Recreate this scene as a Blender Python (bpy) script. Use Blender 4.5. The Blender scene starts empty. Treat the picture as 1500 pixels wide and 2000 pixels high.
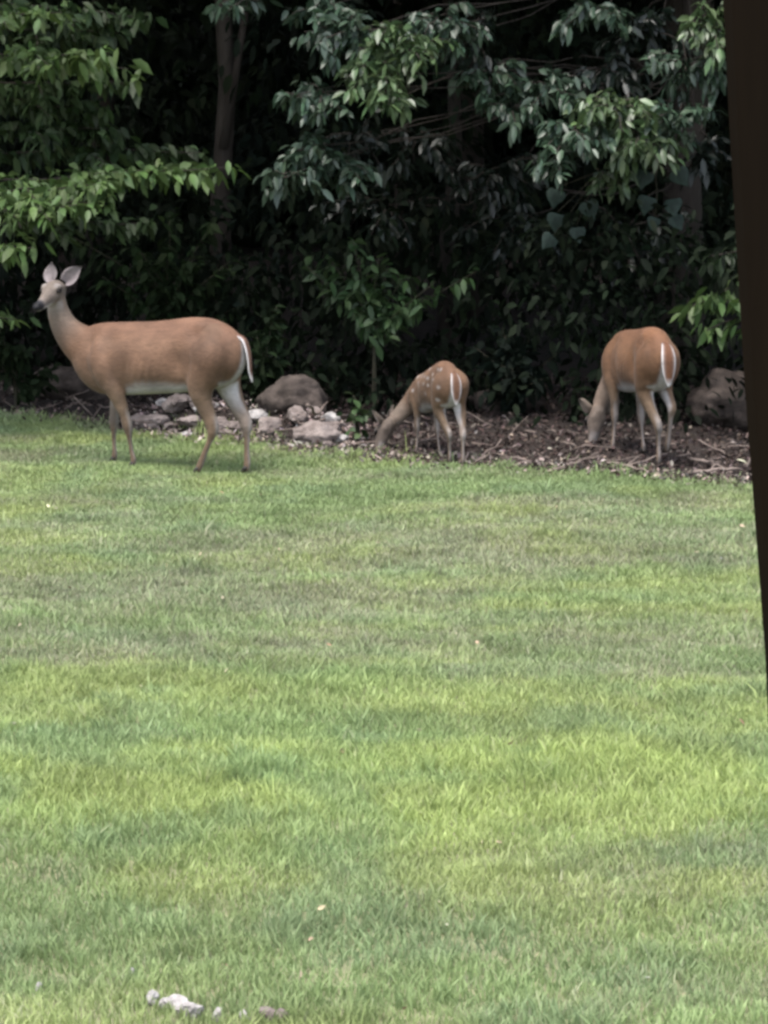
import bpy, bmesh, math, random
import numpy as np
from mathutils import Vector, Matrix

R = math.radians
random.seed(7)
rng = np.random.default_rng(11)
scn = bpy.context.scene
col = scn.collection

# ------------------------------------------------------------------ camera
F_PX, CAM_H, PITCH = 6300.0, 3.0, R(9.12)        # in pixels of the 1500 x 2000 photograph
cam_d = bpy.data.cameras.new('camera')
cam_d.sensor_fit = 'HORIZONTAL'
cam_d.sensor_width = 36.0
cam_d.lens = 36.0 * F_PX / 1500.0
cam_d.clip_start = 0.05
cam_d.clip_end = 2000.0
cam = bpy.data.objects.new('camera', cam_d)
cam.location = (0, 0, CAM_H)
cam.rotation_euler = (math.pi / 2 - PITCH, 0, 0)
col.objects.link(cam)
scn.camera = cam

# ------------------------------------------------------------------ sky, sun, exposure
SUN_EL, SUN_AZ = 70.0, 215.0      # azimuth clockwise from +y: behind the camera, a little to the left
w = bpy.data.worlds.new('World')
scn.world = w
w.use_nodes = True
nt = w.node_tree
nt.nodes.clear()
out = nt.nodes.new('ShaderNodeOutputWorld')
bg = nt.nodes.new('ShaderNodeBackground')
sky = nt.nodes.new('ShaderNodeTexSky')
sky.sky_type = 'NISHITA'
sky.sun_disc = False
sky.sun_elevation = R(SUN_EL)
sky.sun_rotation = R(SUN_AZ)
sky.air_density = 1.0
sky.dust_density = 2.0
sky.ozone_density = 1.0
hsv = nt.nodes.new('ShaderNodeHueSaturation')
hsv.inputs['Saturation'].default_value = 0.55
nt.links.new(sky.outputs[0], hsv.inputs['Color'])
nt.links.new(hsv.outputs[0], bg.inputs[0])
bg.inputs[1].default_value = 0.10
nt.links.new(bg.outputs[0], out.inputs[0])

sd = bpy.data.lights.new('sun', 'SUN')
sd.energy = 1.5
sd.angle = R(25)
sd.color = (1.0, 0.95, 0.88)
so = bpy.data.objects.new('sun', sd)
az, el = R(SUN_AZ), R(SUN_EL)
sdir = Vector((math.sin(az) * math.cos(el), math.cos(az) * math.cos(el), math.sin(el)))
so.rotation_euler = sdir.to_track_quat('Z', 'Y').to_euler()
so.location = sdir * 60
col.objects.link(so)

vs = scn.view_settings
vs.view_transform = 'Standard'
vs.look = 'None'
vs.exposure = 2.2
vs.gamma = 1.0
vs.use_curve_mapping = False
cy = scn.cycles
cy.use_denoising = True
cy.max_bounces = 6
cy.transparent_max_bounces = 4
cy.filter_width = 3.0

# ------------------------------------------------------------------ pixel helpers
_C = np.array([0, 0, CAM_H])
_f = np.array([0, math.cos(PITCH), -math.sin(PITCH)])
_u = np.array([0, math.sin(PITCH), math.cos(PITCH)])
_r = np.array([1.0, 0, 0])


def ray(px, py):
    return _f + (px - 750) / F_PX * _r + (1000 - py) / F_PX * _u


def on_ground(px, py, z=0.0):
    d = ray(px, py)
    return _C + (z - CAM_H) / d[2] * d


def at_depth(px, py, Y):
    d = ray(px, py)
    return _C + Y / d[1] * d


# ------------------------------------------------------------------ noise
_T = np.random.default_rng(5).random((256, 256))


def vnoise(x, y, s=1.0, o=0):
    x = np.asarray(x) / s + 37.3 * (o + 1)
    y = np.asarray(y) / s + 91.7 * (o + 1)
    xi = np.floor(x).astype(int)
    yi = np.floor(y).astype(int)
    fx = x - xi
    fy = y - yi
    fx = fx * fx * (3 - 2 * fx)
    fy = fy * fy * (3 - 2 * fy)
    g = lambda a, b: _T[a & 255, b & 255]
    return (g(xi, yi) * (1 - fx) + g(xi + 1, yi) * fx) * (1 - fy) + (g(xi, yi + 1) * (1 - fx) + g(xi + 1, yi + 1) * fx) * fy


def fbm(x, y, s, o=0, n=3):
    t, a, v = 0.0, 1.0, 0.0
    for i in range(n):
        v = v + a * vnoise(x, y, s / 2 ** i, o + i)
        t += a
        a *= 0.5
    return v / t


def sstep(a, b, x):
    t = np.clip((np.asarray(x) - a) / (b - a), 0, 1)
    return t * t * (3 - 2 * t)


# ------------------------------------------------------------------ object helpers
def tag(o, label=None, cat=None, group=None, kind=None):
    if label:
        o['label'] = label
    if cat:
        o['category'] = cat
    if group:
        o['group'] = group
    if kind:
        o['kind'] = kind
    return o


def empty(name, loc=(0, 0, 0), rz=0.0):
    o = bpy.data.objects.new(name, None)
    o.location = loc
    o.rotation_euler = (0, 0, rz)
    o.empty_display_size = 0.1
    col.objects.link(o)
    return o


def mesh_np(name, V, faces, mat, parent=None, smooth=True, cols=None):
    """faces: list of arrays (n, k), each with its own polygon size k"""
    me = bpy.data.meshes.new(name)
    V = np.asarray(V, dtype=np.float32)
    me.vertices.add(len(V))
    me.vertices.foreach_set('co', V.ravel())
    faces = [np.asarray(f, dtype=np.int32) for f in faces if len(f)]
    loops = np.concatenate([f.ravel() for f in faces])
    tot = np.concatenate([np.full(len(f), f.shape[1], dtype=np.int32) for f in faces])
    start = np.concatenate([[0], np.cumsum(tot)[:-1]]).astype(np.int32)
    me.loops.add(len(loops))
    me.loops.foreach_set('vertex_index', loops)
    me.polygons.add(len(tot))
    me.polygons.foreach_set('loop_start', start)
    me.polygons.foreach_set('loop_total', tot)
    me.polygons.foreach_set('use_smooth', np.full(len(tot), smooth, dtype=bool))
    if cols is not None:
        a = me.color_attributes.new('col', 'FLOAT_COLOR', 'POINT')
        c4 = np.ones((len(V), 4), dtype=np.float32)
        c4[:, :3] = cols
        a.data.foreach_set('color', c4.ravel())
    me.update(calc_edges=True)
    me.validate()
    me.materials.append(mat)
    o = bpy.data.objects.new(name, me)
    col.objects.link(o)
    if parent is not None:
        o.parent = parent
    return o


class MB:
    """collects tubes etc. for one mesh"""

    def __init__(self):
        self.V, self.Q, self.T, self.n = [], [], [], 0

    def add(self, V, Q=(), T=()):
        V = np.asarray(V, dtype=float)
        if len(Q):
            self.Q.append(np.asarray(Q) + self.n)
        if len(T):
            self.T.append(np.asarray(T) + self.n)
        self.V.append(V)
        self.n += len(V)

    def tube(self, pts, rad, k=8, wob=0.0):
        pts = np.asarray(pts, dtype=float)
        rad = np.asarray(rad, dtype=float) * np.ones(len(pts))
        n = len(pts)
        tan = np.gradient(pts, axis=0)
        tan /= np.linalg.norm(tan, axis=1)[:, None] + 1e-9
        ref = np.array([0.31, 0.17, 0.93]) if abs(tan[0][2]) < 0.8 else np.array([0.9, 0.3, 0.1])
        a = np.arange(k) * 2 * math.pi / k
        V = []
        for i in range(n):
            s = np.cross(tan[i], ref)
            s /= np.linalg.norm(s) + 1e-9
            t = np.cross(s, tan[i])
            rr = rad[i] * (1 + wob * (rng.random(k) - 0.5))
            V.append(pts[i] + (np.cos(a) * rr)[:, None] * s + (np.sin(a) * rr)[:, None] * t)
        V.append(pts[:1])
        V.append(pts[-1:])
        V = np.concatenate(V)
        Q = [(i * k + j, i * k + (j + 1) % k, (i + 1) * k + (j + 1) % k, (i + 1) * k + j) for i in range(n - 1) for j in range(k)]
        T = [(n * k, (j + 1) % k, j) for j in range(k)] + [(n * k + 1, (n - 1) * k + j, (n - 1) * k + (j + 1) % k) for j in range(k)]
        self.add(V, Q, T)

    def build(self, name, mat, parent=None, smooth=True, cols=None):
        fs = []
        if self.Q:
            fs.append(np.concatenate(self.Q))
        if self.T:
            fs.append(np.concatenate(self.T))
        return mesh_np(name, np.concatenate(self.V), fs, mat, parent, smooth, cols)


# ------------------------------------------------------------------ materials
def new_mat(name):
    m = bpy.data.materials.new(name)
    m.use_nodes = True
    m.node_tree.nodes.clear()
    return m, m.node_tree


def N(nt, t, **kw):
    n = nt.nodes.new(t)
    for k, v in kw.items():
        if k in n.inputs:
            n.inputs[k].default_value = v
        else:
            setattr(n, k, v)
    return n


def mat_plain(name, c1, c2, scale=8.0, rough=0.85, bump=0.3, bscale=None, dist=0.01, spec=0.3, stretch=(1, 1, 1)):
    m, nt = new_mat(name)
    L = nt.links.new
    out = N(nt, 'ShaderNodeOutputMaterial')
    b = N(nt, 'ShaderNodeBsdfPrincipled')
    b.inputs['Roughness'].default_value = rough
    b.inputs['Specular IOR Level'].default_value = spec
    tc = N(nt, 'ShaderNodeTexCoord')
    mp = N(nt, 'ShaderNodeMapping')
    mp.inputs['Scale'].default_value = stretch
    L(tc.outputs['Object'], mp.inputs[0])
    no = N(nt, 'ShaderNodeTexNoise')
    no.inputs['Scale'].default_value = scale
    no.inputs['Detail'].default_value = 6
    no.inputs['Roughness'].default_value = 0.65
    L(mp.outputs[0], no.inputs['Vector'])
    rp = N(nt, 'ShaderNodeValToRGB')
    rp.color_ramp.elements[0].position = 0.32
    rp.color_ramp.elements[1].position = 0.68
    rp.color_ramp.elements[0].color = (*c1, 1)
    rp.color_ramp.elements[1].color = (*c2, 1)
    L(no.outputs[0], rp.inputs[0])
    L(rp.outputs[0], b.inputs['Base Color'])
    n2 = N(nt, 'ShaderNodeTexNoise')
    n2.inputs['Scale'].default_value = bscale or scale * 3
    n2.inputs['Detail'].default_value = 6
    L(mp.outputs[0], n2.inputs['Vector'])
    bu = N(nt, 'ShaderNodeBump')
    bu.inputs['Strength'].default_value = bump
    bu.inputs['Distance'].default_value = dist
    L(n2.outputs[0], bu.inputs['Height'])
    L(bu.outputs[0], b.inputs['Normal'])
    L(b.outputs[0], out.inputs[0])
    return m


def mat_leaf(name, rough=0.5, spec=0.4, trans=0.3, var=0.25, nscale=9.0):
    m, nt = new_mat(name)
    L = nt.links.new
    out = N(nt, 'ShaderNodeOutputMaterial')
    b = N(nt, 'ShaderNodeBsdfPrincipled')
    b.inputs['Roughness'].default_value = rough
    b.inputs['Specular IOR Level'].default_value = spec
    at = N(nt, 'ShaderNodeAttribute')
    at.attribute_name = 'col'
    tc = N(nt, 'ShaderNodeTexCoord')
    no = N(nt, 'ShaderNodeTexNoise')
    no.inputs['Scale'].default_value = nscale
    L(tc.outputs['Object'], no.inputs['Vector'])
    hs = N(nt, 'ShaderNodeHueSaturation')
    mr = N(nt, 'ShaderNodeMapRange')
    mr.inputs['From Min'].default_value = 0.3
    mr.inputs['From Max'].default_value = 0.7
    mr.inputs['To Min'].default_value = 1 - var
    mr.inputs['To Max'].default_value = 1 + var
    L(no.outputs[0], mr.inputs['Value'])
    L(mr.outputs[0], hs.inputs['Value'])
    L(at.outputs['Color'], hs.inputs['Color'])
    L(hs.outputs[0], b.inputs['Base Color'])
    tr = N(nt, 'ShaderNodeBsdfTranslucent')
    L(hs.outputs[0], tr.inputs['Color'])
    mx = N(nt, 'ShaderNodeMixShader')
    mx.inputs[0].default_value = trans
    L(b.outputs[0], mx.inputs[1])
    L(tr.outputs[0], mx.inputs[2])
    L(mx.outputs[0], out.inputs[0])
    return m


def mat_fur(name):
    m, nt = new_mat(name)
    L = nt.links.new
    out = N(nt, 'ShaderNodeOutputMaterial')
    b = N(nt, 'ShaderNodeBsdfPrincipled')
    b.inputs['Roughness'].default_value = 0.72
    b.inputs['Specular IOR Level'].default_value = 0.25
    b.inputs['Sheen Weight'].default_value = 0.05
    b.inputs['Sheen Roughness'].default_value = 0.4
    at = N(nt, 'ShaderNodeAttribute')
    at.attribute_name = 'col'
    tc = N(nt, 'ShaderNodeTexCoord')
    n1 = N(nt, 'ShaderNodeTexNoise')
    n1.inputs['Scale'].default_value = 5.0
    n1.inputs['Detail'].default_value = 5
    L(tc.outputs['Object'], n1.inputs['Vector'])
    mr = N(nt, 'ShaderNodeMapRange')
    mr.inputs['From Min'].default_value = 0.3
    mr.inputs['From Max'].default_value = 0.7
    mr.inputs['To Min'].default_value = 0.72
    mr.inputs['To Max'].default_value = 1.28
    L(n1.outputs[0], mr.inputs['Value'])
    hs = N(nt, 'ShaderNodeHueSaturation')
    L(mr.outputs[0], hs.inputs['Value'])
    L(at.outputs['Color'], hs.inputs['Color'])
    mp3 = N(nt, 'ShaderNodeMapping')
    mp3.inputs['Scale'].default_value = (14, 45, 38)
    L(tc.outputs['Object'], mp3.inputs[0])
    n3 = N(nt, 'ShaderNodeTexNoise')
    n3.inputs['Scale'].default_value = 1.0
    n3.inputs['Detail'].default_value = 5
    n3.inputs['Roughness'].default_value = 0.7
    L(mp3.outputs[0], n3.inputs['Vector'])
    mr3 = N(nt, 'ShaderNodeMapRange')
    mr3.inputs['From Min'].default_value = 0.3
    mr3.inputs['From Max'].default_value = 0.7
    mr3.inputs['To Min'].default_value = 0.80
    mr3.inputs['To Max'].default_value = 1.20
    L(n3.outputs[0], mr3.inputs['Value'])
    hs3 = N(nt, 'ShaderNodeHueSaturation')
    L(mr3.outputs[0], hs3.inputs['Value'])
    L(hs.outputs[0], hs3.inputs['Color'])
    L(hs3.outputs[0], b.inputs['Base Color'])
    mp = N(nt, 'ShaderNodeMapping')
    mp.inputs['Scale'].default_value = (40, 140, 90)
    L(tc.outputs['Object'], mp.inputs[0])
    n2 = N(nt, 'ShaderNodeTexNoise')
    n2.inputs['Scale'].default_value = 1.0
    n2.inputs['Detail'].default_value = 3
    L(mp.outputs[0], n2.inputs['Vector'])
    bu = N(nt, 'ShaderNodeBump')
    bu.inputs['Strength'].default_value = 0.6
    bu.inputs['Distance'].default_value = 0.008
    L(n2.outputs[0], bu.inputs['Height'])
    L(bu.outputs[0], b.inputs['Normal'])
    L(b.outputs[0], out.inputs[0])
    return m


M = {}
M['soil'] = mat_plain('lawn_soil', (0.12, 0.13, 0.07), (0.18, 0.18, 0.10), 5.0, 0.95, 0.5, 60)
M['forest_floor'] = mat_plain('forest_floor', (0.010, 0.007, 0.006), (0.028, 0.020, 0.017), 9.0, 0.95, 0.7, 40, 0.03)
M['grass'] = mat_leaf('grass_blades', 0.55, 0.3, 0.35, 0.12, 3.0)
M['leaf'] = mat_leaf('broad_leaves', 0.55, 0.35, 0.3, 0.25)
M['leaf_gloss'] = mat_leaf('waxy_leaves', 0.42, 0.5, 0.22, 0.25)
M['leaf_dark'] = mat_leaf('shade_leaves', 0.8, 0.12, 0.2, 0.3, 2.0)
M['vine_leaf'] = mat_leaf('vine_leaves', 0.65, 0.22, 0.2, 0.3, 25)
M['litter'] = mat_leaf('dead_leaves', 0.85, 0.2, 0.05, 0.25, 20)
M['bark'] = mat_plain('bark', (0.018, 0.014, 0.012), (0.05, 0.042, 0.036), 7.0, 0.9, 0.8, 22, 0.02, 0.2, (1, 1, 0.25))
M['twig'] = mat_plain('dead_wood', (0.07, 0.052, 0.045), (0.20, 0.16, 0.14), 12.0, 0.9, 0.6, 50, 0.01, 0.2)
M['green_stem'] = mat_plain('young_stem', (0.018, 0.018, 0.010), (0.035, 0.03, 0.018), 15.0, 0.8, 0.3)
M['rock'] = mat_plain('grey_rock', (0.026, 0.020, 0.017), (0.085, 0.067, 0.058), 9.0, 0.92, 0.8, 14, 0.03, 0.25)
M['pale_rock'] = mat_plain('pale_rock', (0.085, 0.066, 0.060), (0.25, 0.21, 0.195), 9.0, 0.9, 0.8, 22, 0.03, 0.25)
M['white_rock'] = mat_plain('white_rock', (0.15, 0.135, 0.13), (0.38, 0.36, 0.35), 20.0, 0.85, 0.6, 50, 0.01, 0.25)
M['post'] = mat_plain('dark_unlit_timber', (0.0032, 0.0021, 0.0013), (0.0075, 0.0050, 0.0030), 14.0, 0.75, 0.4, 30, 0.004, 0.03, (1, 1, 0.08))  # the post stands unlit; its shade is put into this near-black brown
M['fur'] = mat_fur('deer_coat')
M['eye'] = mat_plain('deer_eye', (0.003, 0.002, 0.002), (0.006, 0.004, 0.003), 4, 0.3, 0.0, spec=0.15)
M['nose'] = mat_plain('deer_nose', (0.004, 0.004, 0.005), (0.010, 0.010, 0.012), 60, 0.6, 0.4, spec=0.2)
M['hoof'] = mat_plain('hoof_horn', (0.012, 0.01, 0.009), (0.03, 0.025, 0.02), 40, 0.5, 0.2)

# ------------------------------------------------------------------ ground
EDGE_PIX = [(-900, 800), (-300, 812), (0, 818), (120, 822), (250, 846), (380, 862), (480, 866), (560, 884), (680, 893), (800, 903), (900, 914),
            (1000, 920), (1120, 926), (1250, 936), (1380, 946), (1500, 952), (1800, 968), (2400, 992)]
_ep = np.array([on_ground(a, b)[:2] for a, b in EDGE_PIX])


def edge_y(x):
    """y of the border between the lawn and the litter under the trees"""
    x = np.asarray(x, dtype=float)
    return np.interp(x, _ep[:, 0], _ep[:, 1]) + 0.22 * (vnoise(x, x * 0 + 3.1, 0.45, 2) - 0.5) + 0.08 * (vnoise(x, x * 0, 0.12, 4) - 0.5)


def ground_z(x, y):
    x = np.asarray(x, dtype=float)
    y = np.asarray(y, dtype=float)
    near = np.exp(-((x / 14) ** 2 + ((y - 16) / 16) ** 2))
    return (0.05 * (fbm(x, y, 2.6, 1) - 0.5) + 0.045 * (fbm(x * 0.6, y, 0.8, 17) - 0.5) + 0.02 * (vnoise(x * .5, y, 0.28, 19) - 0.5)) * near


def sheet(name, xs, ys, mat, lift, mask=None, kind='structure', bump=None):
    X, Y = np.meshgrid(xs, ys)
    Z = ground_z(X, Y) + lift
    if bump is not None:
        Z = Z + bump(X, Y)
    V = np.stack([X.ravel(), Y.ravel(), Z.ravel()], 1)
    nx, ny = len(xs), len(ys)
    i, j = np.meshgrid(np.arange(nx - 1), np.arange(ny - 1))
    a = (j * nx + i).ravel()
    Q = np.stack([a, a + 1, a + 1 + nx, a + nx], 1)
    if mask is not None:
        Q = Q[mask(V[Q].mean(1))]
    return tag(mesh_np(name, V, [Q], mat), kind=kind)


gx = np.concatenate([np.linspace(-400, -14, 14), np.linspace(-12, 12, 161), np.linspace(14, 400, 14)])
gy = np.concatenate([np.linspace(-300, 4, 12), np.linspace(5, 30, 168), np.linspace(33, 600, 20)])
sheet('lawn', gx, gy, M['soil'], 0.0)


def floor_bump(X, Y):
    d = np.clip((Y - edge_y(X)) / 3.0, 0, 1)
    ridge = 0.17 * np.exp(-((Y - edge_y(X) - 0.62) / 0.36) ** 2) * sstep(-1.85, -1.35, X) * sstep(-0.12, -0.5, X)
    return ridge + d * (0.01 + 0.09 * fbm(X, Y, 0.9, 9) + 0.03 * fbm(X, Y, 0.2, 5))


fx = np.concatenate([np.linspace(-90, -9, 12), np.linspace(-8, 8, 241), np.linspace(9, 90, 12)])
fx_edge = edge_y(fx)
# rows follow the border, so the litter ends along the same uneven line
rows = np.concatenate([np.linspace(0, 5, 60), np.linspace(5.6, 60, 20)])
V = np.array([[x, e + r, 0] for r in rows for x, e in zip(fx, fx_edge)])
V[:, 2] = ground_z(V[:, 0], V[:, 1]) + 0.006 + floor_bump(V[:, 0], V[:, 1])
nx = len(fx)
a = (np.arange(len(rows) - 1)[:, None] * nx + np.arange(nx - 1)[None, :]).ravel()
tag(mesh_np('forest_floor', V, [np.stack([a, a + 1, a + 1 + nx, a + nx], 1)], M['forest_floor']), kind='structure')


def floor_z(x, y):
    return ground_z(x, y) + np.where(np.asarray(y) > edge_y(x), floor_bump(np.asarray(x), np.asarray(y)), 0)


# ------------------------------------------------------------------ lawn grass
def grass_cols(x, y):
    """what the turf is made of: fresh, yellow-green, bluish clover, dead thatch"""
    fresh = np.array([0.215, 0.288, 0.122])
    yell = np.array([0.288, 0.342, 0.132])
    blue = np.array([0.195, 0.268, 0.140])
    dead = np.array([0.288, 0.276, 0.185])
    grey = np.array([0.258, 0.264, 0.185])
    n1 = 0.5 * fbm(x * .7, y, 1.3, 3) + 0.5 * fbm(x * .35, y, 0.42, 83)
    n2 = 0.55 * fbm(x * 0.8, y, 0.8, 13) + 0.45 * fbm(x * .4, y, 0.35, 87)
    n3 = fbm(x, y, 0.45, 23)
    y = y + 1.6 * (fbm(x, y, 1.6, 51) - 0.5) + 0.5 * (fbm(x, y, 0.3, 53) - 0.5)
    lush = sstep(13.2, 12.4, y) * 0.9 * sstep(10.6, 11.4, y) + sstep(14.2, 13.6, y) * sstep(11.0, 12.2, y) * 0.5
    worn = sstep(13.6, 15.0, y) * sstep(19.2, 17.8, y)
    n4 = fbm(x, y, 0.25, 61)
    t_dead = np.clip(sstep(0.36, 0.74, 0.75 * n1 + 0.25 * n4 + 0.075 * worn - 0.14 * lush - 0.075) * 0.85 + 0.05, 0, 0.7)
    t_yell = np.clip(sstep(0.40, 0.70, n2 + 0.16 * lush), 0, 1)
    t_blue = sstep(0.5, 0.72, n3)
    c = fresh + t_yell[:, None] * (yell - fresh)
    c = c + (t_blue * 0.6)[:, None] * (blue - c)
    r = rng.random(len(x))
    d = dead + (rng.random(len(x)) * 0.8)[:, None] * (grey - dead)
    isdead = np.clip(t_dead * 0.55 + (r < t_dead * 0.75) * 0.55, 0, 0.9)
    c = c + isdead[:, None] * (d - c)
    c = c * (0.83 + 0.34 * rng.random(len(x)))[:, None] * (1 + lush[:, None] * np.array([0.06, 0.085, 0.0]))
    c = c * (0.80 + 0.40 * fbm(x * .45, y, 0.30, 91, 2))[:, None]
    return c, t_dead, lush


def grass(n_try, ymin, ymax, margin):
    y = ymin + (ymax - ymin) * rng.random(n_try) ** 0.95
    half = y * 750 / F_PX + margin
    wmax = ymax * 750 / F_PX + margin
    x = (rng.random(n_try) * 2 - 1) * wmax
    keep = np.abs(x) < half
    # ragged border: blades thin out past the edge
    e = edge_y(x)
    keep &= (y < e - 0.25 * rng.random(n_try) ** 2 * (vnoise(x, y, 0.13, 77) > .45)) | ((y < e + 0.45) & (rng.random(n_try) < 0.22 * sstep(e + .45, e, y) * (vnoise(x, y, 0.2, 79) > .4)))
    dens = fbm(x, y, 0.22, 31)
    keep &= rng.random(n_try) < sstep(0.16, 0.45, dens) * 0.5 + 0.5
    x, y = x[keep], y[keep]
    n = len(x)
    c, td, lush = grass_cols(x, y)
    tuft = fbm(x, y, 0.35, 41)
    far = sstep(10, 20, y)
    wide = rng.random(n) < 0.12
    h = (0.022 + 0.034 * tuft + 0.022 * rng.random(n)) * (1 - 0.35 * td) * (1 + 0.25 * lush)
    h = h * 0.86 * (1 - 0.28 * sstep(17, 19.3, y))
    clump = sstep(0.66, 0.8, fbm(x, y, 0.12, 71, 2))
    h = h * (1 + 0.7 * clump)
    tall = rng.random(n) < 0.006
    h = np.where(tall, h * 1.9, h)
    e = edge_y(x)
    h *= 1 + (0.45 + 0.5 * sstep(0.0, -1.2, x)) * sstep(0.35, 0.0, e - y)
    wd = (0.0016 + 0.0016 * rng.random(n)) * (1 + 0.5 * far) * np.where(wide, 1.9, 1.0)
    a = rng.random(n) * 2 * math.pi
    lean = (0.15 + 0.75 * rng.random(n)) * h
    la = rng.random(n) * 2 * math.pi
    lx, ly = np.cos(la) * lean, np.sin(la) * lean
    sx, sy = np.cos(a) * wd, np.sin(a) * wd
    z = floor_z(x, y) - 0.004
    V = np.empty((n, 5, 3))
    V[:, 0] = np.stack([x - sx, y - sy, z], 1)
    V[:, 1] = np.stack([x + sx, y + sy, z], 1)
    V[:, 2] = np.stack([x - sx * .85 + lx * .35, y - sy * .85 + ly * .35, z + h * .6], 1)
    V[:, 3] = np.stack([x + sx * .85 + lx * .35, y + sy * .85 + ly * .35, z + h * .6], 1)
    V[:, 4] = np.stack([x + lx, y + ly, z + h], 1)
    b = (np.arange(n) * 5)[:, None]
    Q = b + np.array([[0, 1, 3, 2]])
    T = b + np.array([[2, 3, 4]])
    return V.reshape(-1, 3), Q, T, np.repeat(c, 5, 0)


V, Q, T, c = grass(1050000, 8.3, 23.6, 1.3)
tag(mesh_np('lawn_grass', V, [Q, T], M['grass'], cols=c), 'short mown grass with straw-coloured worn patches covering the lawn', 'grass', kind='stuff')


# ------------------------------------------------------------------ leaves
def leaf_mesh(P, D, U, length, width, droop=0.25, fold=0.2):
    """P base points, D tip directions, U leaf normals (n,3). Six vertices, four triangles per leaf."""
    n = len(P)
    D = D / (np.linalg.norm(D, axis=1)[:, None] + 1e-9)
    S = np.cross(D, U)
    S /= np.linalg.norm(S, axis=1)[:, None] + 1e-9
    Nn = np.cross(S, D)
    L = np.asarray(length).reshape(-1, 1) * np.ones((n, 1))
    W = np.asarray(width).reshape(-1, 1) * np.ones((n, 1)) * 0.5
    down = np.array([0, 0, -1.0])
    V = np.empty((n, 7, 3))
    V[:, 0] = P
    V[:, 1] = P + D * L * .30 - S * W * .82 + Nn * W * fold
    V[:, 2] = P + D * L * .30 + S * W * .82 + Nn * W * fold
    V[:, 3] = P + D * L * .62 - S * W * .86 + Nn * W * fold + down * L * droop * .35
    V[:, 4] = P + D * L * .62 + S * W * .86 + Nn * W * fold + down * L * droop * .35
    V[:, 5] = P + D * L * .95 + down * L * droop
    V[:, 6] = P + D * L * .45 + down * L * droop * .12
    b = (np.arange(n) * 7)[:, None]
    T = np.concatenate([b + np.array([t]) for t in ((0, 6, 1), (0, 2, 6), (1, 6, 3), (2, 4, 6), (3, 6, 5), (6, 4, 5))])
    return V.reshape(-1, 3), T


def rdir(n, zs=1.0, bias=(0, 0, 0)):
    d = rng.normal(size=(n, 3))
    d[:, 2] *= zs
    d += np.array(bias)
    return d / np.linalg.norm(d, axis=1)[:, None]


LEAF_T = np.array([(0, 6, 1), (0, 2, 6), (1, 6, 3), (2, 4, 6), (3, 6, 5), (6, 4, 5)])


class Leaves:
    def __init__(self):
        self.V, self.T, self.C, self.n = [], [], [], 0

    def add(self, P, D, U, L, W, c, var=0.25, droop=0.25, fold=0.2):
        if not len(P):
            return
        V, T = leaf_mesh(P, D, U, L, W, droop, fold)
        self.V.append(V)
        self.T.append(T + self.n)
        self.n += len(V)
        c = np.asarray(c) * (1 - var + 2 * var * rng.random((len(P), 1)))
        c = c * (1 + (rng.random((len(P), 3)) - 0.5) * 0.18)
        self.C.append(np.repeat(c, 7, 0))

    def blob(self, c, r, n, L, colr, droopy=0.5, wr=0.5, shell=0.5, **kw):
        """a clump of leaves filling an ellipsoid, tips outward and down"""
        d = rdir(n)
        rr = rng.random(n) ** (1 / 3) * (1 - shell) + shell * (0.85 + 0.3 * rng.random(n))
        P = np.array(c) + d * rr[:, None] * np.array(r)
        D = d * 0.7 + rdir(n) * 0.7 + np.array([0, 0, -droopy])
        U = rdir(n, bias=(0, 0, 1.2))
        l = L * (0.65 + 0.6 * rng.random(n))
        self.add(P, D, U, l, l * wr, colr, **kw)

    def spray(self, pts, n, L, colr, spread=0.12, wr=0.5, hang=0.7, **kw):
        """leaves set along a twig, hanging to both sides"""
        pts = np.asarray(pts)
        t = rng.random(n) * (len(pts) - 1)
        i = np.minimum(t.astype(int), len(pts) - 2)
        f = (t - i)[:, None]
        P = pts[i] * (1 - f) + pts[i + 1] * f
        ax = pts[i + 1] - pts[i]
        ax = ax / (np.linalg.norm(ax, axis=1)[:, None] + 1e-9)
        P = P + rdir(n) * spread * rng.random((n, 1)) * np.array([1, 1, 0.45])
        side = np.cross(ax, np.array([0, 0, 1.0])) * np.where(rng.random(n) < .5, 1, -1)[:, None]
        D = side * 0.8 + ax * 0.5 + np.array([0, 0, -1.0]) * (hang * (0.3 + 1.2 * rng.random((n, 1)))) + rdir(n) * 0.75
        U = rdir(n, bias=(0, 0, 1.6)) + side * 0.6
        l = L * (0.65 + 0.6 * rng.random(n))
        self.add(P, D, U, l, l * wr, colr, **kw)

    def build(self, name, mat, parent=None, singles=0, kind='stuff'):
        V, C = np.concatenate(self.V), np.concatenate(self.C)
        nl = len(V) // 7
        L = V.reshape(nl, 7, 3)
        C = C.reshape(nl, 7, 3)
        rest = np.ones(nl, dtype=bool)
        if singles:
            # the leaves that show largest in the picture are objects of their own
            W = L + np.array(parent.location)
            d = W - _C
            k = d @ _f
            u, v = F_PX * (d @ _r) / k, F_PX * (d @ _u) / k
            seen = (np.abs(u).max(1) < 740) & (np.abs(v).max(1) < 990)
            ar = np.abs((u[:, 5] - u[:, 0]) * (v[:, 2] - v[:, 1]) - (v[:, 5] - v[:, 0]) * (u[:, 2] - u[:, 1])) / np.maximum(k[:, 0] - 20.5, .3)
            pick = np.argsort(-np.where(seen, ar, -1))[:min(singles, int(seen.sum()))]
            rest[pick] = False
            for i in pick:
                o = mesh_np('leaf', L[i] - L[i, 0], [LEAF_T], mat, parent, True, C[i])
                o.location = L[i, 0]
        n = int(rest.sum())
        if not n:
            return None
        T = np.concatenate([(np.arange(n) * 7)[:, None] + t[None, :] for t in LEAF_T])
        return tag(mesh_np(name, L[rest].reshape(-1, 3), [T], mat, parent, True, C[rest].reshape(-1, 3)), kind=kind)


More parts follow.
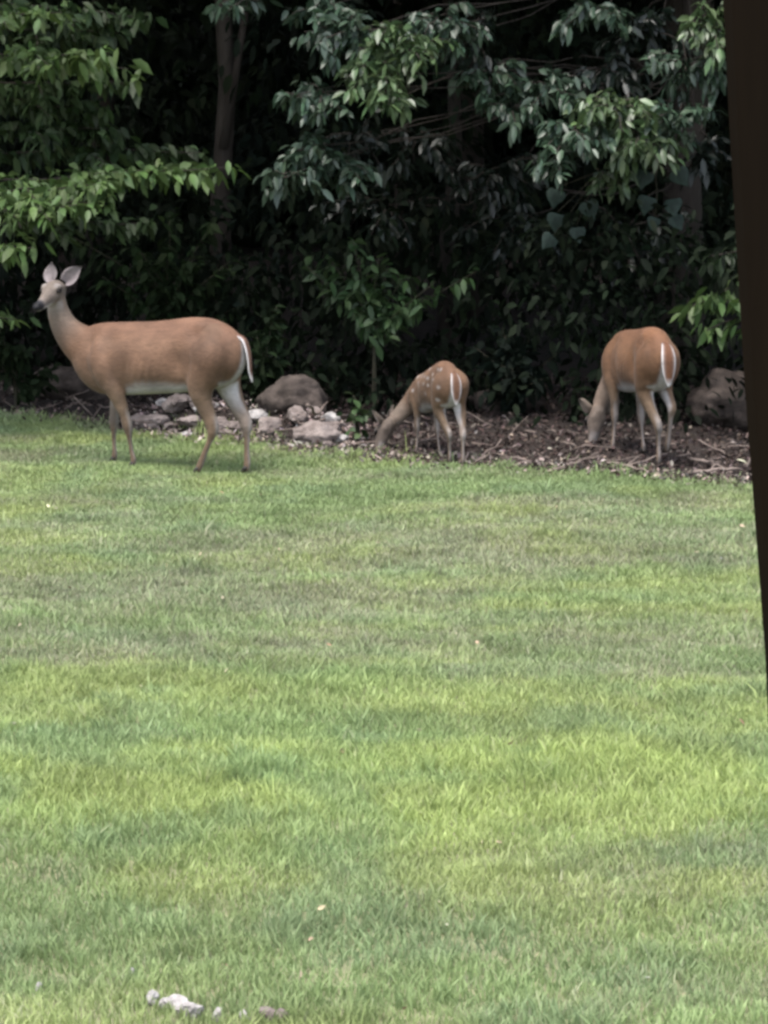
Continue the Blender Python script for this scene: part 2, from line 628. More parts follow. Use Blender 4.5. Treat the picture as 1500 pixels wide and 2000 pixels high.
def curve(a, b, n=7, sag=0.0, wob=0.03):
    a, b = np.array(a, float), np.array(b, float)
    t = np.linspace(0, 1, n)[:, None]
    p = a * (1 - t) + b * t
    p[:, 2] -= sag * (t[:, 0] ** 2)
    p[1:-1] += (rng.random((n - 2, 3)) - .5) * 2 * wob
    return p


def trunk_mesh(root, base, top, r0, r1, parent_name='trunk', n=12, wob=0.05, mat='bark'):
    pts = curve(base, top, n, 0, wob)
    rad = np.linspace(r0, r1, n)
    rad[0] *= 1.45
    rad[1] *= 1.12
    m = MB()
    m.tube(pts, rad, 12, 0.14)
    m.build(parent_name, M[mat], root)
    return pts


# the dense dark wood behind: reads as one mass
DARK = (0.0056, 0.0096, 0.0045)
lv = Leaves()
for k in range(460):
    y = 23.6 + 15 * rng.random() ** 1.15
    half = y * 0.13 + 4.5
    x = (rng.random() * 2 - 1) * half
    zc = 0.3 + 3.4 * rng.random()
    if y < 25 and abs(x - (-1.28 - 0.01)) < 0.55 and zc > 1.6:
        continue
    s = 0.35 + 0.35 * rng.random()
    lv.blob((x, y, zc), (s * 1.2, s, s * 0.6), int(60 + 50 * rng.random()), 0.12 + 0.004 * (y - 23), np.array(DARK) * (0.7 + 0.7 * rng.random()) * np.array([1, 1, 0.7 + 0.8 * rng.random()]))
for k in range(260):                       # low growth close behind the litter
    x = -4.6 + 9.6 * rng.random()
    y = float(edge_y(x)) + 1.7 + 1.6 * rng.random()
    s = 0.2 + 0.22 * rng.random()
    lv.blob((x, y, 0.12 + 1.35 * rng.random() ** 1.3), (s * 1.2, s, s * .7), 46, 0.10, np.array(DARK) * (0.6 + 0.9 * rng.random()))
for k in range(150):                       # leaf roof above the frame, added to darken the wood below
    x = -13 + 26 * rng.random()
    y = 21.2 + 9 * rng.random()
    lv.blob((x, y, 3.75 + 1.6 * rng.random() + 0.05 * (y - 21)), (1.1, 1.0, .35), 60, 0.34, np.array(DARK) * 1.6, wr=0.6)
for k in range(900):
    y = 36 + 26 * rng.random()
    x = (rng.random() * 2 - 1) * 16
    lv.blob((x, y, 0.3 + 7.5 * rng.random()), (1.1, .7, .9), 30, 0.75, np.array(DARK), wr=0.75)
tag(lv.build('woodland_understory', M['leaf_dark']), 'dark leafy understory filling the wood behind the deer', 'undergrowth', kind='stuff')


# ------------------------------------------------------------------ trees
def forest_tree(name, label, x, y, r0, height, crown_r, crown_z, n_leaf, leafcol, group=None, lean=(0, 0), limbs=5):
    z0 = float(floor_z(x, y))
    root = empty(name, (x, y, z0))
    top = (lean[0], lean[1], height)
    pts = trunk_mesh(root, (0, 0, -0.12), top, r0, r0 * 0.35)
    lv = Leaves()
    for k in range(limbs):
        f = crown_z / height + (0.95 - crown_z / height) * (k + 0.5) / limbs
        i = min(int(f * 11), 10)
        a = rng.random() * 6.28
        e = pts[i] + np.array([math.cos(a), math.sin(a), 0.35]) * crown_r * (0.55 + .4 * rng.random())
        m = MB()
        c = curve(pts[i], e, 6, -0.1, 0.06)
        m.tube(c, np.linspace(r0 * 0.4, r0 * 0.08, 6), 6, 0.1)
        m.build('limb', M['bark'], root)
        lv.blob(e, (crown_r * .6, crown_r * .6, crown_r * .4), n_leaf // (2 * limbs), 0.26, leafcol, wr=0.6)
    for k in range(7):
        d = rdir(1)[0]
        c = np.array([lean[0], lean[1], (height + crown_z) / 2]) + d * np.array([crown_r * .6, crown_r * .6, (height - crown_z) * .4])
        lv.blob(c, (crown_r * .55, crown_r * .55, (height - crown_z) * .22), n_leaf // 14, 0.28, leafcol, wr=0.6)
    lv.build('crown', M['leaf_dark'], root)
    return tag(root, label, 'tree', group)


CAN = np.array([0.03, 0.05, 0.02])
p = at_depth(432, 200, 25.0)
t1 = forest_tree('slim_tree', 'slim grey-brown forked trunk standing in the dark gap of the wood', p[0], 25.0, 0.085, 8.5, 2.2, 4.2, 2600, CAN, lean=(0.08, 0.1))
m = MB()
q = at_depth(458, 160, 25.0) - np.array(t1.location)
q2 = at_depth(492, -60, 25.1) - np.array(t1.location)
q0 = at_depth(436, 290, 25.0) - np.array(t1.location)
m.tube(np.array([q0, q, q2]), [0.045, 0.03, 0.026], 7, 0.1)
m.build('fork', M['bark'], t1)
p = at_depth(880, 470, 26.5)
forest_tree('slim_tree', 'faint pale trunk half hidden by leaves above the spotted fawn', p[0], 26.5, 0.07, 9, 2.4, 4.0, 2600, CAN)
spots = [(-5.4, 25.2), (-4.0, 27.2), (0.8, 28.6), (2.4, 26.4), (4.9, 25.0), (-2.7, 30.5), (3.9, 30.2), (-6.6, 29.5), (7.2, 28.0), (-4.2, 33.5), (0.2, 34), (5.6, 34.5)]
for i, (x, y) in enumerate(spots):
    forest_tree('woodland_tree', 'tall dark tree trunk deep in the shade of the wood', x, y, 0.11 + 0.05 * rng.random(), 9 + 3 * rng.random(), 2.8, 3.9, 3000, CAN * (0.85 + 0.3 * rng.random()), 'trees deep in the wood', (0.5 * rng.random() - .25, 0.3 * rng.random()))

# left: a tree with layered, drooping branches reaching in over the doe
root = empty('layered_tree', (-3.75, 22.9, float(floor_z(-3.75, 22.9))))
tp = trunk_mesh(root, (0, 0, -0.1), (0.1, 0.1, 8.0), 0.13, 0.05)
o = np.array(root.location)
G1 = np.array([0.066, 0.110, 0.034])
G1d = np.array([0.015, 0.026, 0.010])  # G1 darkened as if standing in shade
G1m = np.array([0.030, 0.052, 0.019])  # G1 half darkened, shade painted onto the limbs set further back
lv = Leaves()
wood = MB()
# start pixel, end pixel, depth start, depth end, leaves, colour
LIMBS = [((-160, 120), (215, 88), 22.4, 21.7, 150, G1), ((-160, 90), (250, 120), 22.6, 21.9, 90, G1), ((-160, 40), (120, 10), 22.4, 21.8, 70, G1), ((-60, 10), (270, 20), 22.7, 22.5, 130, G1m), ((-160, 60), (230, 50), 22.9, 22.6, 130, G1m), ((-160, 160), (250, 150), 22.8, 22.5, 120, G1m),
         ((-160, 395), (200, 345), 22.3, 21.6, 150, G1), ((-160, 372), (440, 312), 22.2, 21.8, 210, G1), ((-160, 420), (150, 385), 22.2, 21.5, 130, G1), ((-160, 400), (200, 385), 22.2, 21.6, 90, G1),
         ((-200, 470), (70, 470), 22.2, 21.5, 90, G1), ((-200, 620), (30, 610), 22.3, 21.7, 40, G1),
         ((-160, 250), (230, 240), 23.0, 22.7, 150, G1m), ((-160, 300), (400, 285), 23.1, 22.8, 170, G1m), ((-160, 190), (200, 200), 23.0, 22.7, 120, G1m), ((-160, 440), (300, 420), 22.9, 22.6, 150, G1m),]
for (pa, pb, ya, yb, n, c) in LIMBS:
    A, B = at_depth(*pa, ya) - o, at_depth(*pb, yb) - o
    pts = curve(A, B, 8, 0.05, 0.02)
    wood = MB()
    wood.tube(pts, np.linspace(0.008, 0.003, 8), 6)
    j = int(np.clip((A[2] + 0.1) / 8.1 * 11, 0, 11))
    wood.tube(curve(tp[j], A, 5, -0.1, 0.03), np.linspace(0.009, 0.008, 5), 6)
    for k in range(3):
        i = 2 + k * 2
        tw = curve(pts[i], pts[i] + np.array([0.18 * rng.random() + .05, -0.3 - .2 * rng.random(), -0.05]) * (1 if k % 2 else -0.6), 4, 0.05, 0.01)
        wood.tube(tw, np.linspace(0.006, 0.003, 4), 5)
        lv.spray(tw, n // 5, 0.12, c * (.8 + .4 * rng.random()), 0.08, wr=0.45, hang=0.5)
    lv.spray(pts, int(n * .8), 0.13, c, 0.16, wr=0.45, hang=0.6)
    lv.spray(pts[3:], n // 2, 0.10, c * .85, 0.22, wr=0.45, hang=0.8)
    wood.build('limb', M['bark'], root)
# upper crown, out of the frame
for k in range(14):
    lv.blob((rng.random() * 3.2 - 1.6, rng.random() * 3 - 1.6, 4.2 + 3.6 * rng.random()), (1.0, 1.0, .5), 160, 0.22, G1, wr=0.45)
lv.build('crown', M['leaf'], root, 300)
tag(root, 'tree with layered drooping light green branches reaching out above the alert doe', 'tree')

# right: a big tree with grey-green waxy leaves hanging low
root = empty('broadleaf_tree', (2.25, 24.4, float(floor_z(2.25, 24.4))))
tp = trunk_mesh(root, (0, 0, -0.1), (0.2, 0.0, 9.0), 0.15, 0.05)
o = np.array(root.location)
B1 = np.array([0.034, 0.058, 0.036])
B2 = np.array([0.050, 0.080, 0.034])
B3 = np.array([0.0085, 0.0145, 0.0095])  # B1 darkened, shade painted onto the deeper leaf clusters
lv = Leaves()
wood = MB()
CL = [  # px, py, depth, rx, rz (m), n, colour
    (690, 60, 22.0, .34, .22, 210, B1), (790, 90, 21.9, .36, .22, 260, B2), (740, 140, 21.8, .26, .14, 150, B2), (860, 30, 22.2, .3, .2, 160, B1), (630, 180, 22.0, .28, .13, 130, B1),
    (580, 185, 21.9, .16, .08, 60, B1), (760, 180, 21.8, .18, .08, 80, B2), (610, 285, 22.1, .24, .14, 120, B1), (570, 340, 21.9, .20, .10, 100, B1), (660, 320, 22.1, .24, .12, 110, B1),
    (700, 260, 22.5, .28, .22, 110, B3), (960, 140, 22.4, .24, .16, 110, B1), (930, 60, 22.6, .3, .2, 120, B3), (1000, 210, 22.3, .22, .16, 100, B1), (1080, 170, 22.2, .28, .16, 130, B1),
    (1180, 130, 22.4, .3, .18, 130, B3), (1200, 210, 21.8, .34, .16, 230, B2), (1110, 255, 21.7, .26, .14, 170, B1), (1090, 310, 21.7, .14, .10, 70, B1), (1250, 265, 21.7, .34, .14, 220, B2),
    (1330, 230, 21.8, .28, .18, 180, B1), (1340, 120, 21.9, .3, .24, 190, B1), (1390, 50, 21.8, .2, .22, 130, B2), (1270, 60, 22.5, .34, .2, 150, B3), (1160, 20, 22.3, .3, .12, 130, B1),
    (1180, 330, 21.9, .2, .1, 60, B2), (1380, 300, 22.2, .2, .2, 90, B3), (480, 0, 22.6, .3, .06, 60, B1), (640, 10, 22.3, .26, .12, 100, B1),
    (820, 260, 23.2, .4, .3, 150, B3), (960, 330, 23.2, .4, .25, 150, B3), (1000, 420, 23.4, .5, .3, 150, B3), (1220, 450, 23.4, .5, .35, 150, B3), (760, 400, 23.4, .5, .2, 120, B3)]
for (px, py, Y, rx, rz, n, c) in CL:
    ctr = at_depth(px, py, Y) - o
    base = tp[int(np.clip((ctr[2] + 0.9) / 9.1 * 11, 1, 10))]
    wood = MB()
    wood.tube(curve(base, ctr, 9, 0.0, 0.07), np.linspace(0.009, 0.003, 9), 6)
    for k in range(max(4, n // 13)):
        e = ctr + rdir(1)[0] * np.array([rx, .28, rz])
        tw = curve(ctr + (e - ctr) * 0.2, e, 5, 0.06, 0.015)
        wood.tube(tw, np.linspace(0.006, 0.003, 5), 5)
        lv.spray(tw, 22, 0.10, c * (0.8 + 0.45 * rng.random()), 0.07, wr=0.42, hang=0.55)
    wood.build('limb', M['bark'], root)
for k in range(20):
    lv.blob((rng.random() * 4.4 - 2.2, rng.random() * 3.6 - 2.4, 4.0 + 4 * rng.random()), (1.1, 1.0, .5), 160, 0.22, B1, wr=0.45)
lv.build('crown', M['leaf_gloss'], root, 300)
tag(root, 'big tree with grey-green waxy leaves hanging low over the grazing deer', 'tree')

# right edge: light green boughs hanging to deer height beside the post
root = empty('young_tree', (3.5, 22.3, float(floor_z(3.5, 22.3))))
tp = trunk_mesh(root, (0, 0, -0.1), (-0.1, 0.1, 5.5), 0.07, 0.03)
o = np.array(root.location)
lv = Leaves()
wood = MB()
for (pa, pb, n, c) in [((1620, 470), (1345, 600), 150, G1 * 0.8), ((1620, 520), (1420, 590), 130, G1), ((1600, 560), (1380, 645), 70, G1), ((1640, 430), (1390, 500), 90, G1d), ((1620, 600), (1440, 640), 60, G1)]:
    A, B = at_depth(*pa, 21.9) - o, at_depth(*pb, 21.3) - o
    pts = curve(A, B, 7, 0.0, 0.02)
    wood = MB()
    wood.tube(pts, np.linspace(0.012, 0.004, 7), 6)
    wood.tube(curve(tp[int(np.clip((A[2] + 0.4) / 5.6 * 11, 1, 10))], A, 5, 0, 0.02), np.linspace(0.02, 0.012, 5), 6)
    lv.spray(pts, n, 0.12, c, 0.13, wr=0.42, hang=1.1)
    wood.build('limb', M['bark'], root)
for k in range(8):
    lv.blob((rng.random() * 2 - 1, rng.random() * 2 - 1.2, 3.4 + 2 * rng.random()), (.8, .8, .4), 120, 0.18, G1, wr=0.45)
lv.build('crown', M['leaf'], root, 200)
tag(root, 'young tree drooping bright green leaves over the grazing deer beside the dark post', 'tree')

# bushes and saplings
def shrub(name, label, px, py, Y, sprays, colr, leaf=0.1, wr=0.5, mat='leaf', cat='shrub', hang=0.5):
    g = at_depth(px, py, Y)
    z0 = float(floor_z(g[0], Y))
    root = empty(name, (g[0], Y, z0))
    o = np.array(root.location)
    st = MB()
    lv = Leaves()
    for (sx, sy, dx, n, k) in sprays:
        e = at_depth(sx, sy, Y + dx) - o
        pts = curve((0.006 * rng.normal(), 0.006 * rng.normal(), -0.03), e, 8, 0.0, 0.02)
        b_ = np.array([0.008 * rng.normal(), 0.008 * rng.normal(), 0.62 * e[2]])
        pts = np.concatenate([curve(pts[0], b_, 5, 0, 0.004)[:-1], curve(b_, e, 5, -0.0, 0.015)])[[0, 1, 2, 3, 4, 5, 6, 8]]
        st = MB()
        st.tube(pts, np.linspace(0.008, 0.0025, 8), 6)
        st.build('stem', M['green_stem'], root)
        lv.spray(pts[-4:], n, leaf, colr * k, 0.09, wr=wr, hang=hang)
    lv.build('foliage', M[mat], root, 120 if mat == 'leaf' else 0)
    return tag(root, label, cat)


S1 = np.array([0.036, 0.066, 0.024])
shrub('sapling', 'green sapling with pointed leaves in front of the dark gap above the fawn', 730, 700, 22.3,
      [(600, 520, 0, 60, .8), (640, 500, .1, 60, .8), (690, 470, 0, 50, 1.0), (740, 500, -.1, 60, 1.1), (790, 540, 0, 60, 1.2), (850, 550, -.1, 60, 1.2), (930, 530, 0, 40, 1.1), (700, 540, .2, 40, .7), (830, 580, -.1, 30, 1.1)], S1, 0.11, 0.45)
shrub('sapling', 'small broad-leaved sapling standing just behind the lowered head of the fawn', 698, 860, 21.45,
      [(690, 772, 0, 7, .9), (712, 790, 0, 8, .8), (682, 800, -.05, 5, .8), (676, 835, -.05, 5, .9), (704, 812, 0, 6, .7)], S1 * 1.1, 0.075, 0.75)
shrub('shrub', 'dull green bush growing close behind the rump of the doe', 520, 780, 22.2,
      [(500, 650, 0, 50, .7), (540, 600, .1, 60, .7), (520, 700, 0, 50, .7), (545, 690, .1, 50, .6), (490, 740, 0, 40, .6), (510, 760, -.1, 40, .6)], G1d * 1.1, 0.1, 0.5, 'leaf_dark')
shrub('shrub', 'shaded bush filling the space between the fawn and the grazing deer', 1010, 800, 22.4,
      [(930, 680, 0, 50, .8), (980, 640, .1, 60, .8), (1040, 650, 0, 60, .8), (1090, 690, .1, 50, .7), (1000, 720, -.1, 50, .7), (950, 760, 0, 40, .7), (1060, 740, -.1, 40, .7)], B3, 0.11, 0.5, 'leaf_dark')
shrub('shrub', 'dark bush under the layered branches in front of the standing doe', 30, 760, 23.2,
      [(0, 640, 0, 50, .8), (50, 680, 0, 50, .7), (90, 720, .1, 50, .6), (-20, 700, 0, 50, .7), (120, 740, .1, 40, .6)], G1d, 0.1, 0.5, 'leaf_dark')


shrub('shrub', 'tall dim sapling in the shade behind the back of the doe', 330, 760, 23.5,
      [(120, 450, 0, 60, 1), (220, 430, .1, 60, 1), (330, 420, 0, 60, 1), (420, 430, .1, 60, 1), (450, 510, 0, 60, 1), (380, 500, -.1, 60, 1), (280, 510, 0, 60, 1), (200, 540, 0, 50, 1), (480, 590, .1, 50, 1), (300, 580, 0, 50, 1)], G1d, 0.11, 0.5, 'leaf_dark')


# big heart-shaped leaves hanging on two vines
def heart_leaf(size):
    prof = [(0.04, .30), (0.10, .42), (0.26, .50), (0.44, .46), (0.62, .34), (0.80, .17)]
    left = [(-w_, -t_) for t_, w_ in prof]
    right = [(w_, -t_) for t_, w_ in prof[::-1]]
    out = left + [(0.03, -1.06)] + right[:-1]
    P = np.array([(x_ * size, y_ * size, (-0.35 * abs(x_) - 0.25 * y_ * y_ + 0.03 * math.sin(9 * y_)) * size) for x_, y_ in out])
    return np.concatenate([[[0, -0.42 * size, -0.02 * size]], P])


HL = heart_leaf(0.135)
heart_T = np.array([(0, 1 + i, 1 + (i + 1) % 12) for i in range(12)])
heart_me = None


def vine(label, top, Y, leaves):
    global heart_me
    A = at_depth(*top, Y)
    root = empty('hanging_vine', tuple(A))
    last = at_depth(*leaves[-1][:2], Y) - A
    st = MB()
    pts = curve((0, 0.02, 0.35), last + np.array([0, 0.03, 0.05]), 9, 0, 0.015)
    st.tube(pts, 0.004, 6)
    for (px, py, s, roll) in leaves:
        e = at_depth(px, py, Y - 0.04) - A + np.array([0, 0, 0.06])
        i = np.argmin(np.abs(pts[:, 2] - e[2] - 0.03))
        st.tube(curve(pts[i], e, 4, 0, 0.004), 0.0022, 5)
        if heart_me is None:
            lf = mesh_np('leaf', HL, [heart_T], M['vine_leaf'], root, True, np.tile(np.array([0.020, 0.034, 0.027]), (13, 1)) * (np.array([0.7] + [1.0] * 12)[:, None]))
            heart_me = lf.data
        else:
            lf = bpy.data.objects.new('leaf', heart_me)
            col.objects.link(lf)
            lf.parent = root
        lf.location = e
        # local y is up along the leaf, local z faces out to the lawn and a little up
        lf.rotation_euler = (R(74 + 24 * (rng.random() - .5)), R(roll * 1.6), R(40 * (rng.random() - .5)))
        lf.scale = (s, s, s)
    st.build('stem', M['green_stem'], root)
    return tag(root, label, 'vine')


vine('hanging vine with six large dull heart-shaped leaves over the gap between fawn and grazing deer', (1105, 340), 22.0,
     [(1088, 385, 1.0, 8), (1146, 408, 1.05, -14), (1088, 432, 1.0, 6), (1126, 458, .85, -6), (1082, 475, .9, 25), (1170, 350, .8, -10)])
vine('hanging vine with large heart-shaped leaves directly above the grazing deer', (1290, 310), 21.9,
     [(1262, 348, 1.0, 10), (1318, 346, 1.05, -22), (1266, 398, 1.0, 8), (1310, 402, 1.0, -10), (1316, 436, .85, -15), (1280, 440, .7, 10)])

# ------------------------------------------------------------------ rocks
def rock(name, label, px, py, Y, size, mat, seed, flat=0.7, rz=0.0, group=None, sink=0.25, sub=4):
    g = at_depth(px, py, Y)
    x, y = g[0], Y
    bm = bmesh.new()
    bmesh.ops.create_icosphere(bm, subdivisions=sub, radius=1.0)
    rr = np.random.default_rng(seed)
    planes = [(Vector(d).normalized(), 0.62 + 0.3 * rr.random()) for d in rr.normal(size=(16, 3))]
    for v in bm.verts:
        q = v.co.normalized()
        s = 1.0
        for nrm, dd in planes:
            k = q.dot(nrm)
            if k > 1e-3:
                s = min(s, dd / k)
        a = float(vnoise(q.x * 2 + seed, q.y * 2 + q.z * 1.7, 0.8, seed % 7)) - .5
        b = float(vnoise(q.x * 6 + seed, q.z * 7 + q.y * 5, 0.7, seed % 5)) - .5
        st_ = math.sin((q.z * 1.0 + q.x * .35 + 0.5 * a) * 11 + seed)
        v.co = q * (s * (1 + 0.22 * a + 0.12 * b + 0.025 * st_))
    for v in bm.verts:
        v.co = Vector((v.co.x * size[0], v.co.y * size[1], v.co.z * size[2]))
    me = bpy.data.meshes.new(name)
    bm.to_mesh(me)
    bm.free()
    for pgn in me.polygons:
        pgn.use_smooth = sub > 3
    me.materials.append(M[mat])
    ob = bpy.data.objects.new(name, me)
    ob.location = (x, y, float(floor_z(x, y)) + size[2] * (1 - 2 * sink))
    ob.rotation_euler = (0.1 * rr.normal(), 0.1 * rr.normal(), rz)
    col.objects.link(ob)
    return tag(ob, label, 'rock', group)


rock('boulder', 'large grey-brown boulder on the wood edge between the doe and the fawn', 572, 795, 21.95, (0.30, 0.24, 0.20), 'rock', 3)
rock('boulder', 'pinkish pale rock at the lawn edge just left of the fawn', 615, 862, 21.3, (0.17, 0.13, 0.09), 'pale_rock', 5)
rock('boulder', 'broad grey-brown boulder at the wood edge beside the dark post', 1425, 815, 22.0, (0.37, 0.3, 0.26), 'rock', 8, sink=0.2)
rock('boulder', 'low dark boulder in the shade between fawn and grazing deer', 985, 836, 22.7, (0.32, 0.2, 0.12), 'rock', 12)
rock('boulder', 'dim mossy boulder in the shade behind the forelegs of the doe', 150, 775, 23.9, (0.42, 0.25, 0.17), 'rock', 15)
small = [(300, 845, 22.25, .10, .055, 'pale_rock'), (345, 830, 22.3, .11, .07, 'pale_rock'), (395, 835, 22.2, .09, .06, 'pale_rock'), (320, 812, 22.6, .05, .04, 'white_rock'), (372, 855, 22.0, .10, .045, 'pale_rock'),
         (270, 842, 22.4, .07, .05, 'pale_rock'), (430, 860, 21.9, .07, .05, 'pale_rock'), (505, 852, 21.9, .07, .045, 'white_rock'), (530, 862, 21.6, .08, .07, 'pale_rock'), (645, 842, 21.6, .07, .05, 'white_rock'), (662, 866, 21.3, .05, .035, 'white_rock'), (580, 838, 21.6, .08, .06, 'pale_rock')]
_r2 = random.Random(4)
for k in range(16):
    px = _r2.uniform(265, 690)
    Y = float(edge_y((px - 750) / F_PX * 21.8)) + _r2.uniform(0.05, 0.75)
    s_ = _r2.uniform(.025, .06)
    small.append((px, 850, Y, s_, s_ * _r2.uniform(.5, .8), 'white_rock' if k % 5 == 0 else 'pale_rock'))
for i, (px, py, Y, s, h, mt) in enumerate(small):
    lab = 'whitish stone in the rubble line between the doe and the fawn' if mt == 'white_rock' else 'pale pinkish stone in the rubble line between the doe and the fawn'
    rock('rubble_stone', lab, px, py, Y, (s * 1.45, s, h * 1.1), mt, 30 + i, rz=i * 1.3, group='rubble stones behind the doe' + (' (white)' if mt == 'white_rock' else ''), sub=3, sink=0.15)
for i, (px, py, sx, h) in enumerate([(300, 1962, .022, .016), (345, 1974, .035, .018), (375, 1984, .026, .016), (322, 1972, .016, .012), (425, 1992, .014, .014), (478, 1996, .018, .012), (522, 1990, .030, .012), (552, 1993, .020, .012), (78, 1942, .010, .012), (258, 1912, .010, .010)]):
    g = on_ground(px, py)
    pink = 6 <= i <= 7
    rock('lawn_stone', 'pinkish flat stone lying in the near grass' if pink else 'small broken whitish stone lying in the near grass', px, py, g[1], (sx, sx * 1.5, h + 0.016), 'pale_rock' if pink else 'white_rock', 60 + i, sub=3, sink=0.2, rz=i * .7, group='pink stones in the near lawn' if pink else 'white stone pieces in the near lawn')

# ------------------------------------------------------------------ litter and fallen branches
n = 30000
x = (rng.random(n) * 2 - 1) * 5.5
e = edge_y(x)
y = e - 0.30 * rng.random(n) ** 3 + 4.5 * rng.random(n) ** 1.5
keep = (rng.random(n) < 0.30 + 0.70 * sstep(-2.2, -1.6, x))
x, y = x[keep], y[keep]
n = len(x)
P = np.stack([x, y, floor_z(x, y) + 0.006 + 0.03 * rng.random(n)], 1)
D = rdir(n, 0.45, (0, 0, 0.12))
U = rdir(n, bias=(0, 0, 1.4))
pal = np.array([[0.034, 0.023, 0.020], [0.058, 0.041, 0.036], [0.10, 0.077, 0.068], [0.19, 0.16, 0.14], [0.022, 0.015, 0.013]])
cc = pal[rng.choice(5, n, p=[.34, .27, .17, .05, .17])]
lv = Leaves()
dry = (y < edge_y(x) + 0.34) & (rng.random(n) < .5)  # paler leaves in a strip along the lawn edge
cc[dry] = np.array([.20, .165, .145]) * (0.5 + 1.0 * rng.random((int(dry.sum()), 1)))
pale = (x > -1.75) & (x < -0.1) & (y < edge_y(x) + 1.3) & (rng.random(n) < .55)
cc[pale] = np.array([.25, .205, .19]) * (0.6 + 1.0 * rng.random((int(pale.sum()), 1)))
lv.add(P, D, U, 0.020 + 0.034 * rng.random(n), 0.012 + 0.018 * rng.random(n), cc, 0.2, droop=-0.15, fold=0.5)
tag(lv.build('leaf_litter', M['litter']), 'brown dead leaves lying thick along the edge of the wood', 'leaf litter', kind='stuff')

# stray dead leaves and clover heads in the turf
n = 160
y = 8.6 + 11.5 * rng.random(n)
x = (rng.random(n) * 2 - 1) * (y * 750 / F_PX + .8)
P = np.stack([x, y, ground_z(x, y) + 0.024 + 0.018 * rng.random(n)], 1)
pal2 = np.array([[.30, .24, .17], [.22, .15, .10], [.36, .34, .30], [.36, .33, .22]])
lv = Leaves()
lv.add(P, rdir(n, .4, (0, 0, .1)), rdir(n, bias=(0, 0, 1.2)), 0.012 + 0.030 * rng.random(n) ** 2, 0.008 + 0.014 * rng.random(n), pal2[rng.choice(4, n, p=[.35, .25, .15, .25])], 0.2, droop=-.1, fold=.4)
tag(lv.build('lawn_debris', M['litter']), 'scattered dry leaf bits and pale clover specks caught in the lawn', 'leaf bits', kind='stuff')

m = MB()
for k in range(260):
    x0 = (rng.random() * 2 - 1) * 4.2
    y0 = float(edge_y(x0)) + 0.04 + 1.6 * rng.random() ** 1.4
    a = rng.normal() * 0.6 + (math.pi if rng.random() < .5 else 0)
    l = 0.08 + 0.25 * rng.random() ** 2
    z0 = float(floor_z(x0, y0)) + 0.015
    d = np.array([math.cos(a) * l, math.sin(a) * l, 0.05 * rng.normal()])
    m.tube(curve((x0, y0, z0), np.array([x0, y0, z0 + .02]) + d, 5, 0, 0.012), np.linspace(0.006, 0.003, 5) * (0.6 + rng.random()), 5)
tag(m.build('twig_litter', M['twig']), 'thin dry twigs scattered on the litter along the lawn edge', 'twigs', kind='stuff')


def fallen(label, pts_pix, r0, r1, side=()):
    P = np.array([on_ground(a, b, 0.03 + h) for a, b, h in pts_pix])
    P[:, 2] = floor_z(P[:, 0], P[:, 1]) + np.array([0.02 + h for _, _, h in pts_pix])
    root = empty('fallen_branch', tuple(P[0]))
    o = P[0].copy()
    Q = P - o
    t = np.linspace(0, len(Q) - 1, 10)
    Q = np.stack([np.interp(t, np.arange(len(Q)), Q[:, i]) for i in range(3)], 1)
    Q[1:-1] += (rng.random((8, 3)) - .5) * 0.015
    m = MB()
    m.tube(Q, np.linspace(r0, r1, 10), 7, 0.15)
    m.build('main_stem', M['twig'], root)
    for (i, d) in side:
        m = MB()
        e = Q[i] + np.array(d)
        m.tube(curve(Q[i], e, 5, 0, 0.01), np.linspace(r1 * 1.1, r1 * .4, 5), 6)
        m.build('side_twig', M['twig'], root)
    return tag(root, label, 'branch')


fallen('long pale fallen branch on the litter before the grazing deer', [(1080, 918, 0), (1130, 905, 0.02), (1175, 896, 0.02)], .014, .007, [(5, (.12, .06, .05)), (7, (.05, -.12, .03))])
fallen('crooked dead stick beneath the hooves of the grazing deer', [(1185, 908, 0), (1230, 912, 0.02), (1275, 924, 0.0)], .012, .006, [(4, (.1, .08, .06))])
fallen('dead stick lying flat at the lawn edge by the dark post', [(1340, 925, 0), (1400, 918, 0.02), (1450, 922, 0.0)], .016, .008, [(3, (.1, .1, .05)), (6, (-.08, .1, .04))])
fallen('short thick broken stick behind the grazing deer', [(1345, 900, 0), (1375, 906, 0.03), (1405, 908, 0.0)], .015, .009)
fallen('thin arched twig right behind the fawn', [(905, 900, 0), (915, 880, 0.05), (935, 890, 0.0)], .008, .004)
fallen('grey stick lying across the large grey-brown boulder', [(600, 790, 0.36), (620, 810, 0.27), (640, 820, 0.14)], .012, .006)
# pale upright reed beside the post
g = on_ground(1450, 930)
root = empty('dry_stalk', tuple(g))
m = MB()
m.tube(curve((0, 0, -.02), (0.075, 0, .19), 6, 0, 0.004), np.linspace(.009, .005, 6), 6)
m.build('stalk', M['twig'], root)
lv = Leaves()
lv.add(np.array([[.05, 0, .13], [.03, 0, .08]]), np.array([[1, 0, .6], [-1, 0, .7]]), np.array([[0, -1, 1.], [0, -1, 1]]), .09, .014, np.array([[.3, .3, .2], [.3, .3, .2]]))
lv.build('blade', M['litter'], root)
tag(root, 'pale dry stalk leaning up from the lawn edge beside the dark post', 'stalk')


# ------------------------------------------------------------------ deer
def loft_rings(stations, k=20):
    """stations: (centre, axis_a * ra, axis_b * rb) -> rings"""
    a = np.arange(k) * 2 * math.pi / k
    return [np.asarray(c) + np.cos(a)[:, None] * np.asarray(A) + np.sin(a)[:, None] * np.asarray(B) for c, A, B in stations]


